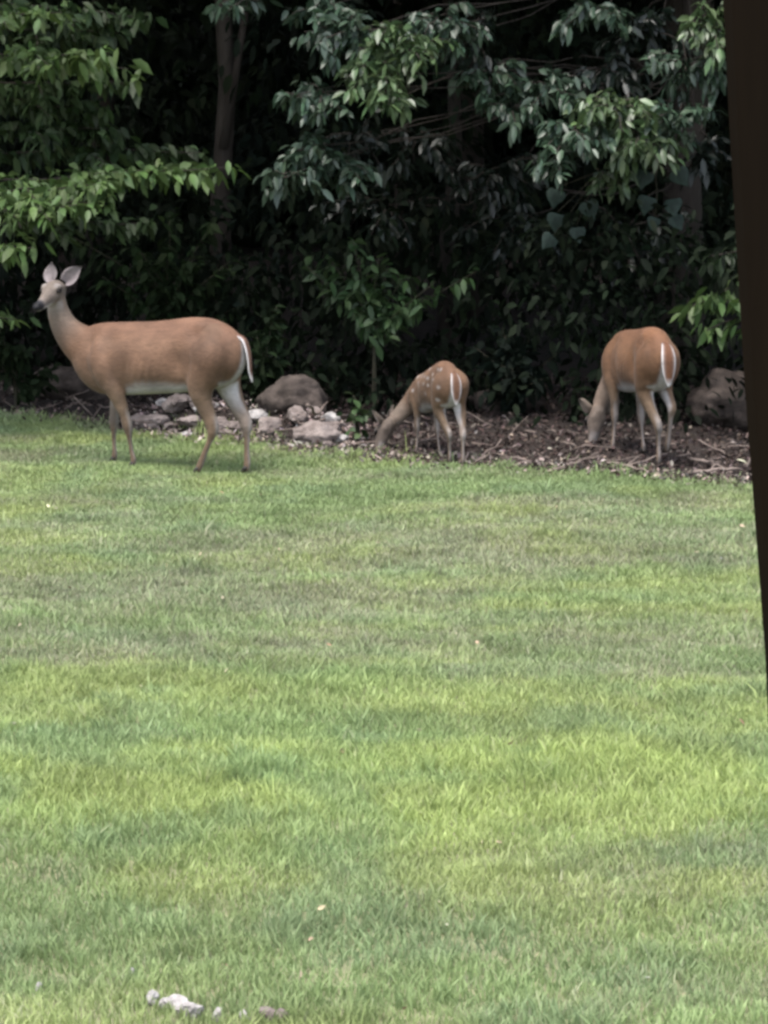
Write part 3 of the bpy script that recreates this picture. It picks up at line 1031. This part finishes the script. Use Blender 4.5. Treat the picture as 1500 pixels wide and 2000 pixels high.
def add_rings(mb, rings):
    k = len(rings[0])
    n = len(rings)
    V = np.concatenate(rings + [rings[0].mean(0)[None], rings[-1].mean(0)[None]])
    Q = [(i * k + j, i * k + (j + 1) % k, (i + 1) * k + (j + 1) % k, (i + 1) * k + j) for i in range(n - 1) for j in range(k)]
    T = [(n * k, (j + 1) % k, j) for j in range(k)] + [(n * k + 1, (n - 1) * k + j, (n - 1) * k + (j + 1) % k) for j in range(k)]
    mb.add(V, Q, T)


def resample(A, n):
    A = np.asarray(A, float)
    s = np.arange(len(A))
    t = np.linspace(0, len(A) - 1, n)
    # Catmull-Rom
    out = []
    for q in t:
        i = int(min(q, len(A) - 2))
        f = q - i
        p0, p1, p2, p3 = A[max(i - 1, 0)], A[i], A[i + 1], A[min(i + 2, len(A) - 1)]
        out.append(0.5 * (2 * p1 + (p2 - p0) * f + (2 * p0 - 5 * p1 + 4 * p2 - p3) * f * f + (3 * p1 - p0 - 3 * p2 + p3) * f ** 3))
    return np.array(out)


COAT = np.array([0.112, 0.0625, 0.039])
GREYB = np.array([0.118, 0.094, 0.077])
LEGC = np.array([0.120, 0.080, 0.052])
WHITE = np.array([0.36, 0.34, 0.34])


def build_deer(name, label, origin, theta, k, torso, neck, legs, head_o, head_f, head_s, coat, ears, tail, voxel=0.0065, spots=False, head_up=(0, 0, 1)):
    root = empty(name, tuple(origin), math.pi - R(theta))
    parts = []   # (label, centres, radii) samples for colouring
    mb = MB()
    # trunk of the body: rings across the body axis, narrower at the back line than at the ribs
    st = resample(np.array(torso) * k, 40)
    rings = []
    a = np.arange(28) * 2 * math.pi / 28
    for (u, zt, zb, hw) in st:
        zc, hh = (zt + zb) / 2, max((zt - zb) / 2, .005)
        sn, cs = np.sin(a), np.cos(a)
        wv = hw * np.sign(cs) * np.abs(cs) ** 0.9 * (1 - 0.18 * np.clip(sn, 0, 1) ** 2 + 0.04 * np.clip(-sn, 0, 1))
        rings.append(np.stack([np.full_like(a, u), wv, zc + hh * sn], 1))
    add_rings(mb, rings)
    parts.append(('torso', np.stack([st[:, 0], 0 * st[:, 0], (st[:, 1] + st[:, 2]) / 2], 1), np.maximum((st[:, 1] - st[:, 2]) / 2, .03)))
    # neck: (u, w, z, half depth, half width)
    nk = resample(np.array(neck) * k, 24)
    tan = np.gradient(nk[:, :3], axis=0)
    tan /= np.linalg.norm(tan, axis=1)[:, None]
    rr = []
    for i in range(len(nk)):
        side = np.cross(tan[i], np.array([0.0, 0, 1.0]) if abs(tan[i][2]) < .97 else np.array([1.0, 0, 0]))
        if side @ np.array([0, -1.0, 0]) < 0:
            side = -side
        side = side + np.array([0, -1.0, 0]) * 0.6
        side -= tan[i] * (side @ tan[i])
        side /= np.linalg.norm(side)
        dep = np.cross(side, tan[i])
        rr.append((nk[i, :3], side * nk[i, 4], dep * nk[i, 3]))
    add_rings(mb, loft_rings(rr))
    parts.append(('neck', nk[:, :3], nk[:, 3]))
    # legs
    hoofs = []
    for lname, ch in legs.items():
        c0 = np.array(ch)
        fore = lname in ('lf', 'rf')
        c0[6:, 3] *= 0.80
        c0[5, 3] *= 1.12
        c0[8, 3] *= 1.10
        lead = c0[0] + np.array([.02 if fore else -.01, -0.045 * np.sign(c0[0, 1]), .10, 0])
        lead[3] = 0.045
        c0 = np.concatenate([[lead], c0])
        c = resample(c0 * k, 44)
        tan = np.gradient(c[:, :3], axis=0)
        tan /= np.linalg.norm(tan, axis=1)[:, None]
        rr = []
        for i in range(len(c)):
            side = np.array([0, 1.0, 0])
            side -= tan[i] * (side @ tan[i])
            side /= np.linalg.norm(side)
            fw = np.cross(side, tan[i])
            flat = 0.80 if c[i, 3] > 0.04 * k else 0.92
            if c[i, 3] > 0.075 * k:
                flat = 0.70
            rr.append((c[i, :3], side * c[i, 3] * flat, fw * c[i, 3] * 1.04))
        add_rings(mb, loft_rings(rr, 14))
        parts.append((lname, c[:, :3], c[:, 3]))
        # knee or hock knob
        if lname in ('lh', 'rh'):
            hk = np.array(ch[5][:3]) * k
            hp = hk + np.array([-0.028, 0, 0.022]) * k
            st_ = np.array(ch[3][:3]) * k + np.array([-0.045, 0, 0.0]) * k
            t = np.linspace(0, 1, 8)[:, None]
            pts = st_ * (1 - t) + hp * t
            mb.tube(np.concatenate([pts, [hp + np.array([.012, 0, -.03]) * k]]), np.concatenate([np.linspace(.022, .017, 8), [.012]]) * k, 10)
            parts.append((lname, pts, np.full(8, .02 * k)))
        hoofs.append((np.array(ch[-1][:3]) * k, (np.array(ch[-1][:3]) - np.array(ch[-2][:3]))))
    # head
    hf = np.array(head_f, float)
    hf /= np.linalg.norm(hf)
    hl = np.cross(np.array(head_up, float), hf)
    hl /= np.linalg.norm(hl)
    hu = np.cross(hf, hl)
    ho = np.array(head_o, float) * k
    hs = head_s
    HS = resample(np.array([(-.055, -.012, .030, .030), (-.035, -.008, .048, .046), (0, 0, .061, .057), (.05, .002, .064, .062), (.09, -.006, .060, .056), (.13, -.016, .050, .044), (.17, -.024, .041, .034), (.21, -.030, .034, .029),
                            (.245, -.034, .030, .027), (.268, -.036, .022, .021), (.276, -.036, .008, .008)]) * hs, 34)
    rr = [(ho + hf * s[0] + hu * s[1], hl * s[3], hu * s[2]) for s in HS]
    add_rings(mb, loft_rings(rr))
    parts.append(('head', np.array([r_[0] for r_ in rr]), HS[:, 2]))
    # cheeks / brow ridges keep the skull from reading as a cone
    for s in (-1, 1):
        b0 = ho + (hf * .055 + hl * .050 * s + hu * .034) * hs
        b1 = ho + (hf * .085 + hl * .046 * s + hu * .029) * hs
        mb.tube(np.array([b0 - hf * .02 * hs, b0, b1, b1 + hf * .015 * hs]), np.array([.010, .021, .018, .008]) * hs, 10)
        j0 = ho + (hf * .02 + hl * .032 * s - hu * .030) * hs
        mb.tube(np.array([j0 - hf * .03 * hs, j0, j0 + (hf * .05 - hl * .008 * s) * hs, j0 + (hf * .09 - hl * .014 * s) * hs]), np.array([.018, .030, .024, .010]) * hs, 10)
    tmp = mb.build('tmp', M['fur'], None)
    md = tmp.modifiers.new('r', 'REMESH')
    md.mode = 'VOXEL'
    md.voxel_size = voxel
    md.use_smooth_shade = True
    dg = bpy.context.evaluated_depsgraph_get()
    me = bpy.data.meshes.new_from_object(tmp.evaluated_get(dg))
    bpy.data.objects.remove(tmp)
    nv = len(me.vertices)
    V = np.empty(nv * 3)
    me.vertices.foreach_get('co', V)
    V = V.reshape(-1, 3)
    E = np.empty(len(me.edges) * 2, dtype=np.int64)
    me.edges.foreach_get('vertices', E)
    E = E.reshape(-1, 2)
    deg = np.bincount(E.ravel(), minlength=nv)[:, None]

    def lap(A):
        o_ = np.zeros_like(A)
        for c_ in range(A.shape[1]):
            o_[:, c_] = np.bincount(E[:, 0], A[E[:, 1], c_], nv) + np.bincount(E[:, 1], A[E[:, 0], c_], nv)
        return o_ / np.maximum(deg, 1)

    # which part is each vertex on
    best = np.full(nv, 1e9)
    lab = np.zeros(nv, dtype=int)
    names = [p_[0] for p_ in parts]
    along = np.zeros(nv)
    for pi, (nm, C_, r_) in enumerate(parts):
        for ci in range(len(C_)):
            d = np.linalg.norm(V - C_[ci], axis=1) / max(r_[ci], 1e-4)
            up = d < best
            best[up] = d[up]
            lab[up] = pi
            along[up] = ci / max(len(C_) - 1, 1)
    lnm = np.array(names)[lab]
    hx_ = (V - ho) @ hf / hs
    fine = (np.isin(lnm, ['head']) & (hx_ > 0.045)) | (np.isin(lnm, ['lf', 'rf', 'lh', 'rh']) & (V[:, 2] < 0.42 * k))
    wgt = np.where(fine, 0.12, 0.55)[:, None]
    for it in range(3):
        wgt = lap(wgt)
    for it in range(16):
        V = V + wgt * (lap(V) - V)
    for it in range(3):
        V = V + 0.4 * (lap(V) - V)
    me.vertices.foreach_set('co', V.astype(np.float32).ravel())
    me.update()
    nr = np.empty(nv * 3)
    me.vertices.foreach_get('normal', nr)
    nr = nr.reshape(-1, 3)
    x, y, z = V[:, 0] / k, V[:, 1] / k, V[:, 2] / k
    g2 = lambda cu, cz, su, sz: np.exp(-((x - cu) / su) ** 2 - ((z - cz) / sz) ** 2)
    sidem = sstep(.25, .7, np.abs(nr[:, 1])) * (z > .44)
    trunkm = np.isin(lnm, ['torso', 'lf', 'rf', 'lh', 'rh', 'neck'])
    disp = (-0.024 * g2(-.135, .72, .06, .12) - 0.016 * g2(.245, .62, .045, .12) + 0.012 * g2(.10, .66, .13, .12) + 0.016 * g2(-.36, .72, .09, .10)
            - 0.014 * g2(-.27, .88, .06, .05) + 0.012 * g2(.40, .66, .05, .10) - 0.018 * g2(.525, .80, .035, .09) - 0.012 * g2(.36, .84, .07, .05) + 0.010 * g2(.44, .80, .04, .05) - 0.012 * g2(-.44, .62, .04, .06))
    disp = disp + 0.0022 * np.sin((x + .25 * z) * 2 * math.pi / .052) * g2(.10, .66, .13, .11)
    V = V + nr * (disp * sidem * trunkm * k)[:, None]
    hipm = (np.exp(-((x + .27) / .05) ** 2 - ((z - .955) / .04) ** 2 - ((np.abs(y) - .085) / .035) ** 2)) * (lnm == 'torso')
    V = V + nr * (0.014 * hipm * k)[:, None]
    for it in range(2):
        V = V + 0.35 * (lap(V) - V)
    me.vertices.foreach_set('co', V.astype(np.float32).ravel())
    me.update()
    nr = np.empty(nv * 3)
    me.vertices.foreach_get('normal', nr)
    nr = nr.reshape(-1, 3)
    # coat colours
    c = np.tile(coat, (nv, 1))
    x, y, z = V[:, 0] / k, V[:, 1] / k, V[:, 2] / k
    mix = lambda c, t, q: c + np.clip(t, 0, 1)[:, None] * (np.asarray(q) - c)
    tor = lnm == 'torso'
    nek = lnm == 'neck'
    hed = lnm == 'head'
    leg = np.isin(lnm, ['lf', 'rf', 'lh', 'rh'])
    low = sstep(0.72, 0.52, z)
    c = mix(c, 0.45 * low * (tor | leg), LEGC)
    c = mix(c, leg * sstep(0.60, 0.42, z), LEGC)
    c = mix(c, 0.8 * nek * sstep(0.15, 0.6, along), GREYB)
    # white belly
    c = mix(c, tor * sstep(-0.35, -0.75, nr[:, 2]) * sstep(0.42, 0.30, x) * sstep(0.62, 0.58, z), WHITE * 0.9)
    # insides of the legs
    inner = np.where(np.isin(lnm, ['lf', 'lh']), -nr[:, 1], nr[:, 1])
    c = mix(c, leg * sstep(0.35, 0.8, inner) * sstep(0.20, 0.30, z) * sstep(.62, .52, z) * (0.18 + .5 * sstep(.36, .48, z)), WHITE)
    back = -nr[:, 0]
    c = mix(c, leg * sstep(.5, .9, back) * sstep(.42, .34, z) * 0.45, WHITE * .9)
    c = mix(c, leg * sstep(.13, .05, z) * .35, LEGC * .75)
    # white rump either side of the tail
    rump = sstep(0.30, 0.75, back) * sstep(.0, .03, .035 + .10 * np.clip(.86 - z, 0, .4) - np.abs(y)) * sstep(-.34, -.42, x) * sstep(.50, .56, z) * sstep(.88, .82, z)
    hin = np.isin(lnm, ['lh', 'rh']) & (x < -.30)
    c = mix(c, rump * (tor | hin), WHITE)
    c = mix(c, hin * sstep(.2, .7, inner) * sstep(.46, .56, z) * sstep(.84, .74, z), WHITE)
    # back a shade darker along the spine
    c = mix(c, 0.25 * tor * sstep(.75, .97, nr[:, 2]), coat * 0.8)
    # uneven summer coat
    blot = fbm(x * 1.0 + y * .7, z, .16, 33) - .5
    c = c * (1 + 0.55 * blot * (tor | leg | nek))[:, None]
    c = mix(c, tor * .35 * sstep(.80, .93, z), coat * np.array([1.12, .95, .95]))
    # head
    hv = V - ho
    fx_, fy_, fz_ = hv @ hf / hs, hv @ hl / hs, hv @ hu / hs
    c = mix(c, hed * 1.0, GREYB * (np.array([.92, .92, .95]) if hf[2] > -.6 else np.array([.72, .70, .70])))  # lowered heads get a darker copy, tree shade put into the coat
    c = mix(c, hed * sstep(.02, .05, fz_ - .0) * sstep(.17, .12, fx_) * 0.35, GREYB * .7)
    c = mix(c, hed * sstep(.185, .21, fx_) * sstep(.240, .225, fx_) * 0.10, WHITE)
    c = mix(c, hed * sstep(.10, .15, fx_) * sstep(-.035, -.05, fz_) * (1.0 if hf[2] > -.6 else .25), WHITE)
    c = mix(c, hed * sstep(.205, .232, fx_) * sstep(-.060, -.050, fz_), (0.016, 0.016, 0.020))
    for s in (-1, 1):
        de = np.sqrt((fx_ - .078) ** 2 + (fy_ - s * .056) ** 2 + (fz_ - .022) ** 2)
        c = mix(c, hed * sstep(.036, .020, np.sqrt((fx_ - .070) ** 2 + (fy_ - s * .054) ** 2 + (fz_ - .050) ** 2)) * 0.26, WHITE * .8)
        c = mix(c, hed * sstep(.030, .014, de) * 0.7, GREYB * .35)
    # throat
    c = mix(c, nek * sstep(.60, .85, along) * sstep(.2, .7, nr @ (hf if head_f[2] > -.8 else np.array([0, 0, -1.]))) * .35, WHITE * .9)
    if spots:
        sp = []
        for row, (zz, n_) in enumerate([(.90, 8), (.82, 8), (.74, 7), (.66, 5)]):
            for i in range(n_):
                for s in (-1, 1):
                    sp.append((-.40 + .95 * i / n_ + .03 * rng.normal(), s, zz + .02 * rng.normal()))
        for (sx, s, sz) in sp:
            d = np.sqrt((x - sx) ** 2 + (z - sz) ** 2)
            c = mix(c, (tor | leg) * (np.sign(y) == s) * sstep(.023, .010, d) * .6, WHITE * .95)
        c = mix(c, tor * .35 * sstep(.5, .7, fbm(x, z, .12, 8)), coat * .65)
    for it in range(2):
        c = 0.5 * c + 0.5 * lap(c)
    a_ = me.color_attributes.new('col', 'FLOAT_COLOR', 'POINT')
    c4 = np.ones((nv, 4), dtype=np.float32)
    c4[:, :3] = c
    a_.data.foreach_set('color', c4.ravel())
    me.materials.clear()
    me.materials.append(M['fur'])
    me.polygons.foreach_set('use_smooth', np.ones(len(me.polygons), dtype=bool))
    me.name = 'body'
    bo = bpy.data.objects.new('body', me)
    col.objects.link(bo)
    bo.parent = root
    # eyes
    for s in (-1, 1):
        bm = bmesh.new()
        bmesh.ops.create_uvsphere(bm, u_segments=14, v_segments=10, radius=0.020 * hs)
        for v in bm.verts:
            v.co = Vector(hf) * v.co.x * 1.1 + Vector(hl) * v.co.y * .8 + Vector(hu) * v.co.z * 0.55
        em = bpy.data.meshes.new('eye')
        bm.to_mesh(em)
        bm.free()
        em.materials.append(M['eye'])
        eo = bpy.data.objects.new('eye', em)
        eo.location = ho + (hf * .080 + hl * .058 * s + hu * .014) * hs
        col.objects.link(eo)
        eo.parent = root
    # nose pad
    m_ = MB()
    nb = [(.240, -.022, .012, .020), (.254, -.023, .019, .025), (.270, -.027, .021, .025), (.282, -.031, .015, .018), (.287, -.033, .005, .006)]
    add_rings(m_, loft_rings([(ho + (hf * s_[0] + hu * s_[1]) * hs, hl * s_[3] * hs, hu * s_[2] * hs) for s_ in nb], 14))
    m_.build('nose', M['nose'], root)
    # ears: cupped leaf shapes with an inner and an outer skin
    for s in (1, -1):
        d_, open_ = [np.array(q, float) for q in ears[s]]
        d_ /= np.linalg.norm(d_)
        open_ -= d_ * (open_ @ d_)
        open_ /= np.linalg.norm(open_)
        ac = np.cross(d_, open_)
        L_ = (0.160 if s > 0 else ears.get('far', 0.16)) * hs
        base = ho + (hf * (-.012) + hl * .044 * s + hu * .040) * hs
        Vo, Vi = [], []
        nt_, nc = 12, 9
        for i in range(nt_):
            t = i / (nt_ - 1)
            wd = 0.052 * hs * (math.sin(math.pi * min(t * 0.93 + 0.07, 1.0) ** 0.80) ** 0.75 * 0.97 + 0.03) * (1.0 if t < .97 else .4)
            wd *= 1 - 0.75 * t ** 5
            if t < 0.2:
                wd = max(wd, 0.020 * hs)
            cup = (0.030 * (1 - t) + 0.008) * hs
            for j in range(nc):
                q = j / (nc - 1) * 2 - 1
                p_ = base + d_ * L_ * t + ac * wd * q + open_ * cup * (q * q - 0.6)
                Vi.append(p_)
                Vo.append(p_ - open_ * 0.006 * hs * (1 - q * q) - open_ * 0.0015)
        A_ = np.arange(nt_ - 1)[:, None] * nc + np.arange(nc - 1)[None, :]
        A_ = A_.ravel()
        Qi = np.stack([A_, A_ + 1, A_ + 1 + nc, A_ + nc], 1)
        Qo = Qi[:, ::-1] + nt_ * nc
        rim = []
        idx = [i * nc for i in range(nt_)]
        for i in range(nt_ - 1):
            for e_ in (0, nc - 1):
                a0, a1 = i * nc + e_, (i + 1) * nc + e_
                rim.append((a0, a1, a1 + nt_ * nc, a0 + nt_ * nc))
        ci_ = np.tile(np.array([0.165, 0.140, 0.142]), (nt_ * nc, 1))
        tt = np.repeat(np.arange(nt_) / (nt_ - 1), nc)
        qq = np.abs(np.tile(np.linspace(-1, 1, nc), nt_))
        ci_ = ci_ * (0.7 + 0.5 * qq)[:, None] * (1 - 0.5 * sstep(.82, 1, tt))[:, None]
        co_ = np.tile(GREYB * 1.0, (nt_ * nc, 1)) * (1 - 0.45 * sstep(.75, 1, tt))[:, None]
        mesh_np('ear', np.array(Vi + Vo), [Qi, Qo, np.array(rim)], M['fur'], root, True, np.concatenate([ci_, co_]))
    # tail: brown above, white edges and underside
    tl = resample(np.array(tail) * k, 16)
    tan = np.gradient(tl[:, :3], axis=0)
    tan /= np.linalg.norm(tan, axis=1)[:, None]
    a = np.arange(16) * 2 * math.pi / 16
    rings, cc = [], []
    for i in range(len(tl)):
        side = np.array([0, 1.0, 0])
        outw = np.cross(side, tan[i])
        if outw[0] > 0:
            outw = -outw
        rings.append(tl[i, :3] + np.cos(a)[:, None] * side * tl[i, 3] + np.sin(a)[:, None] * outw * tl[i, 4])
        t = sstep(0.66, 0.84, np.abs(np.cos(a)))
        t = np.where(np.sin(a) < -0.05, 1.0, t)
        t = np.maximum(t * sstep(0, .15, i / 15), sstep(.80, .95, i / 15))
        cc.append(coat * np.array([.85, .72, .7]) + t[:, None] * (WHITE * 1.15 - coat * np.array([.85, .72, .7])))
    m_ = MB()
    add_rings(m_, rings)
    cc = np.concatenate(cc + [cc[0].mean(0)[None], cc[-1].mean(0)[None]])
    m_.build('tail', M['fur'], root, True, cc)
    # hooves: two toes each
    for (f_, d_) in hoofs:
        m_ = MB()
        for s in (-1, 1):
            m_.tube(np.array([f_ + np.array([-.012, s * .010, .030]) * k, f_ + np.array([.0, s * .011, .012]) * k, f_ + np.array([.018, s * .011, -.006]) * k, f_ + np.array([.034, s * .009, -.014]) * k]),
                    np.array([.013, .015, .013, .005]) * k, 9)
        m_.build('hoof', M['hoof'], root)
    return tag(root, label, 'deer')


# --- the doe, standing, head turned towards the house
TH = 26
h = np.array([-math.cos(R(TH)), math.sin(R(TH)), 0])
l = np.array([-math.sin(R(TH)), -math.cos(R(TH)), 0])
O = np.array([-1.364, 20.36, 0])
TORSO = [(-.545, .83, .72, .03), (-.52, .875, .66, .075), (-.47, .92, .60, .115), (-.39, .965, .555, .14), (-.29, .99, .53, .15), (-.15, .988, .51, .152), (0, .965, .495, .155), (.13, .95, .482, .158), (.26, .942, .472, .152),
         (.38, .935, .462, .142), (.49, .925, .465, .125), (.58, .90, .50, .105), (.65, .85, .56, .08), (.70, .78, .63, .045)]
NECK = [(.50, 0, .74, .15, .09), (.60, 0, .755, .145, .092), (.68, .0, .80, .125, .085), (.745, .005, .86, .102, .074), (.785, .012, .925, .085, .064), (.805, .022, .995, .073, .056), (.81, .035, 1.06, .066, .052), (.81, .05, 1.10, .055, .048)]
LEGS = dict(
    lf=[(.46, .085, .74, .095), (.41, .10, .62, .088), (.345, .10, .51, .064), (.305, .092, .42, .045), (.28, .086, .35, .034), (.262, .082, .275, .030), (.250, .08, .20, .0215), (.235, .078, .11, .0195), (.225, .076, .065, .0225), (.235, .076, .02, .022)],
    rf=[(.48, -.085, .74, .095), (.45, -.10, .62, .088), (.43, -.10, .51, .064), (.445, -.092, .42, .045), (.455, -.086, .35, .034), (.46, -.082, .275, .030), (.462, -.08, .20, .0215), (.458, -.078, .11, .0195), (.455, -.076, .065, .0225), (.467, -.076, .02, .022)],
    lh=[(-.35, .085, .82, .135), (-.325, .088, .69, .132), (-.285, .10, .575, .098), (-.295, .10, .48, .066), (-.335, .096, .385, .047), (-.365, .092, .30, .037), (-.345, .09, .235, .028), (-.310, .088, .16, .0235), (-.270, .086, .07, .026), (-.245, .086, .02, .025)],
    rh=[(-.37, -.085, .82, .135), (-.36, -.088, .69, .122), (-.37, -.10, .565, .088), (-.425, -.10, .455, .058), (-.475, -.096, .37, .044), (-.505, -.092, .305, .036), (-.508, -.09, .24, .028), (-.508, -.088, .15, .0235), (-.512, -.086, .065, .026), (-.50, -.086, .02, .025)])
TAIL = [(-.49, 0, .885, .022, .016), (-.54, 0, .862, .028, .014), (-.568, 0, .80, .030, .011), (-.580, 0, .73, .026, .009), (-.585, 0, .66, .020, .009), (-.60, 0, .595, .005, .004)]
fd = np.array([-math.sin(R(24)), -math.cos(R(24)), 0])
HF = (fd @ h * .97, fd @ l * .97, -.22)
E_up = {'far': 0.125, 1: ((-.95, -.12, .80), (.05, .9, .1)), -1: ((.12, -.25, 1.0), (.1, .9, .15))}
build_deer('doe', 'reddish-brown doe standing alert on the lawn with raised head and upright ears', O, TH, 1.0, TORSO, NECK, LEGS,
           (.812, .015, 1.128), HF, 1.06, COAT, E_up, TAIL)

# --- the grazing deer by the post and the fawn: same build, necks lowered
TORSO_G = [(-.545, .84, .73, .03), (-.52, .885, .67, .066), (-.47, .93, .605, .100), (-.39, .98, .555, 0.124), (-.29, 1.0, .53, 0.132), (-.15, .99, .51, 0.132), (0, .965, .49, 0.135), (.13, .945, .475, 0.137), (.26, .93, .46, 0.132),
           (.38, .915, .452, 0.124), (.49, .89, .455, .125), (.58, .84, .48, .105), (.65, .77, .52, .08), (.70, .70, .57, .045)]
NECK_G = [(.48, 0, .70, .15, .09), (.58, 0, .64, .135, .088), (.66, 0, .56, .112, .078), (.72, .01, .47, .09, .066), (.755, .045, .38, .074, .056), (.77, .07, .31, .064, .05), (.77, .085, .27, .054, .046)]
LEGS_G = dict(
    lf=[(.46, .085, .72, .095), (.43, .10, .60, .088), (.385, .10, .50, .062), (.365, .092, .42, .044), (.365, .086, .35, .033), (.37, .084, .275, .029), (.375, .084, .20, .021), (.385, .086, .11, .019), (.39, .09, .065, .022), (.405, .092, .02, .022)],
    rf=[(.45, -.085, .72, .095), (.40, -.10, .60, .088), (.34, -.10, .50, .062), (.30, -.092, .42, .044), (.28, -.088, .35, .033), (.265, -.088, .275, .029), (.25, -.088, .20, .021), (.23, -.09, .11, .019), (.215, -.092, .065, .022), (.225, -.092, .02, .022)],
    lh=[(-.36, .066, .82, .116), (-.34, .074, .69, .112), (-.30, .085, .575, .094), (-.33, .07, .48, .064), (-.39, .045, .385, .046), (-.435, .02, .305, .037), (-.43, .012, .235, .028), (-.415, .005, .15, .0235), (-.405, .0, .065, .026), (-.39, -.0, .02, .025)],
    rh=[(-.36, -.066, .82, .116), (-.32, -.074, .70, .110), (-.22, -.09, .60, .090), (-.28, -.09, .53, .062), (-.36, -.09, .475, .046), (-.42, -.09, .43, .037), (-.40, -.09, .36, .028), (-.37, -.09, .26, .0235), (-.335, -.09, .15, .026), (-.305, -.09, .10, .025)])
TAIL_G = [(-.50, 0, .905, .024, .016), (-.548, 0, .885, .038, .014), (-.588, 0, .82, .052, .011), (-.600, 0, .74, .050, .010), (-.602, 0, .67, .036, .008), (-.60, 0, .60, .006, .004)]
E_gr = {1: ((-.5, .75, .55), (.5, .6, -.2)), -1: ((-.5, -.75, .55), (.5, -.6, -.2))}


def place(theta, foot_pix, foot_local, k):
    hh = np.array([-math.cos(R(theta)), math.sin(R(theta)), 0])
    ll = np.array([-math.sin(R(theta)), -math.cos(R(theta)), 0])
    g = on_ground(*foot_pix)
    for _ in range(6):
        g = on_ground(*foot_pix, float(floor_z(g[0], g[1])) + 0.012)
    P = g - hh * foot_local[0] * k - ll * foot_local[1] * k
    P[2] = g[2]
    return P


KY = 0.88
OY = place(76, (1285, 911), (-.39, -.0), KY)
build_deer('grazing_deer', 'rusty brown deer seen from behind grazing at the wood edge beside the dark post', OY, 76, KY, TORSO_G, NECK_G, LEGS_G,
           (.765, .09, .245), (.12, .22, -1.0), 0.95, COAT * np.array([.95, .85, .70]), E_gr, TAIL_G, head_up=(1, 0, .2))
KF = 0.665
TORSO_F = [(u_, zt - 0.12 * float(sstep(-.25, .6, u_)), zb - 0.05 * float(sstep(-.1, .5, u_)), hw) for (u_, zt, zb, hw) in TORSO_G]
NECK_F = [(.44, .01, .62, .145, .09), (.52, .05, .56, .125, .084), (.575, .10, .48, .10, .074), (.60, .17, .40, .084, .064), (.61, .23, .34, .075, .060), (.61, .29, .29, .068, .060)]
LEGS_F = {q: [tuple(s) for s in v] for q, v in LEGS_G.items()}
LEGS_F['rh'] = [(u_ - .03, -abs(w_), z_, r_) for (u_, w_, z_, r_) in LEGS['rh']]
LEGS_F['lf'] = [(u_, w_, z_ - (.10 if i == 0 else .05 if i == 1 else 0), r_) for i, (u_, w_, z_, r_) in enumerate(LEGS_G['lf'])]
LEGS_F['rf'] = [(u_, w_, z_ - (.10 if i == 0 else .05 if i == 1 else 0), r_) for i, (u_, w_, z_, r_) in enumerate(LEGS_G['rf'])]
OF = place(73, (868, 908), (-.39, .05), KF)
build_deer('fawn', 'small spotted grey-brown fawn grazing with its head down in the grass', OF, 73, KF, TORSO_F, NECK_F, LEGS_F,
           (.608, .325, .262), (.10, .42, -.86), 0.84, COAT * np.array([.88, .90, .86]), {1: ((-.55, .75, .75), (.4, .5, -.5)), -1: ((.1, -.2, 1.0), (.5, .6, .1))}, TAIL_G, voxel=0.005, spots=True, head_up=(1, .2, .4))

# ------------------------------------------------------------------ the dark post close to the camera
root_x0, root_x1 = 0.268 + 2.502 * 0.0783, 0.2294 - (4.4 - 2.996) * 0.0783
bm = bmesh.new()
W_, D_ = 0.14, 0.14
prev = None
nseg = 24
ringv = []
for i in range(nseg + 1):
    t = i / nseg
    z = -0.02 + 4.4 * t
    xl = root_x0 + (root_x1 - root_x0) * t
    j = 0.0012 * math.sin(i * 1.9) + 0.0008 * math.sin(i * 4.1)
    ringv.append([bm.verts.new((xl + j + dx, 2.2 + dy, z)) for dx, dy in [(a_ * math.cos(R(-9)) - b_ * math.sin(R(-9)), a_ * math.sin(R(-9)) + b_ * math.cos(R(-9))) for a_, b_ in ((0, 0.006), (0.006, 0), (W_ - .012, 0), (W_, .012), (W_, D_ - .012), (W_ - .012, D_), (.012, D_), (0, D_ - .012))]])
for i in range(nseg):
    for j in range(8):
        bm.faces.new((ringv[i][j], ringv[i][(j + 1) % 8], ringv[i + 1][(j + 1) % 8], ringv[i + 1][j]))
bm.faces.new(ringv[0][::-1])
bm.faces.new(ringv[-1])
bmesh.ops.recalc_face_normals(bm, faces=bm.faces)
me = bpy.data.meshes.new('post')
bm.to_mesh(me)
bm.free()
me.materials.append(M['post'])
po = bpy.data.objects.new('porch_post', me)
col.objects.link(po)
tag(po, 'dark brown timber post with its shade put into the colour, leaning slightly at the edge of the view', 'post')
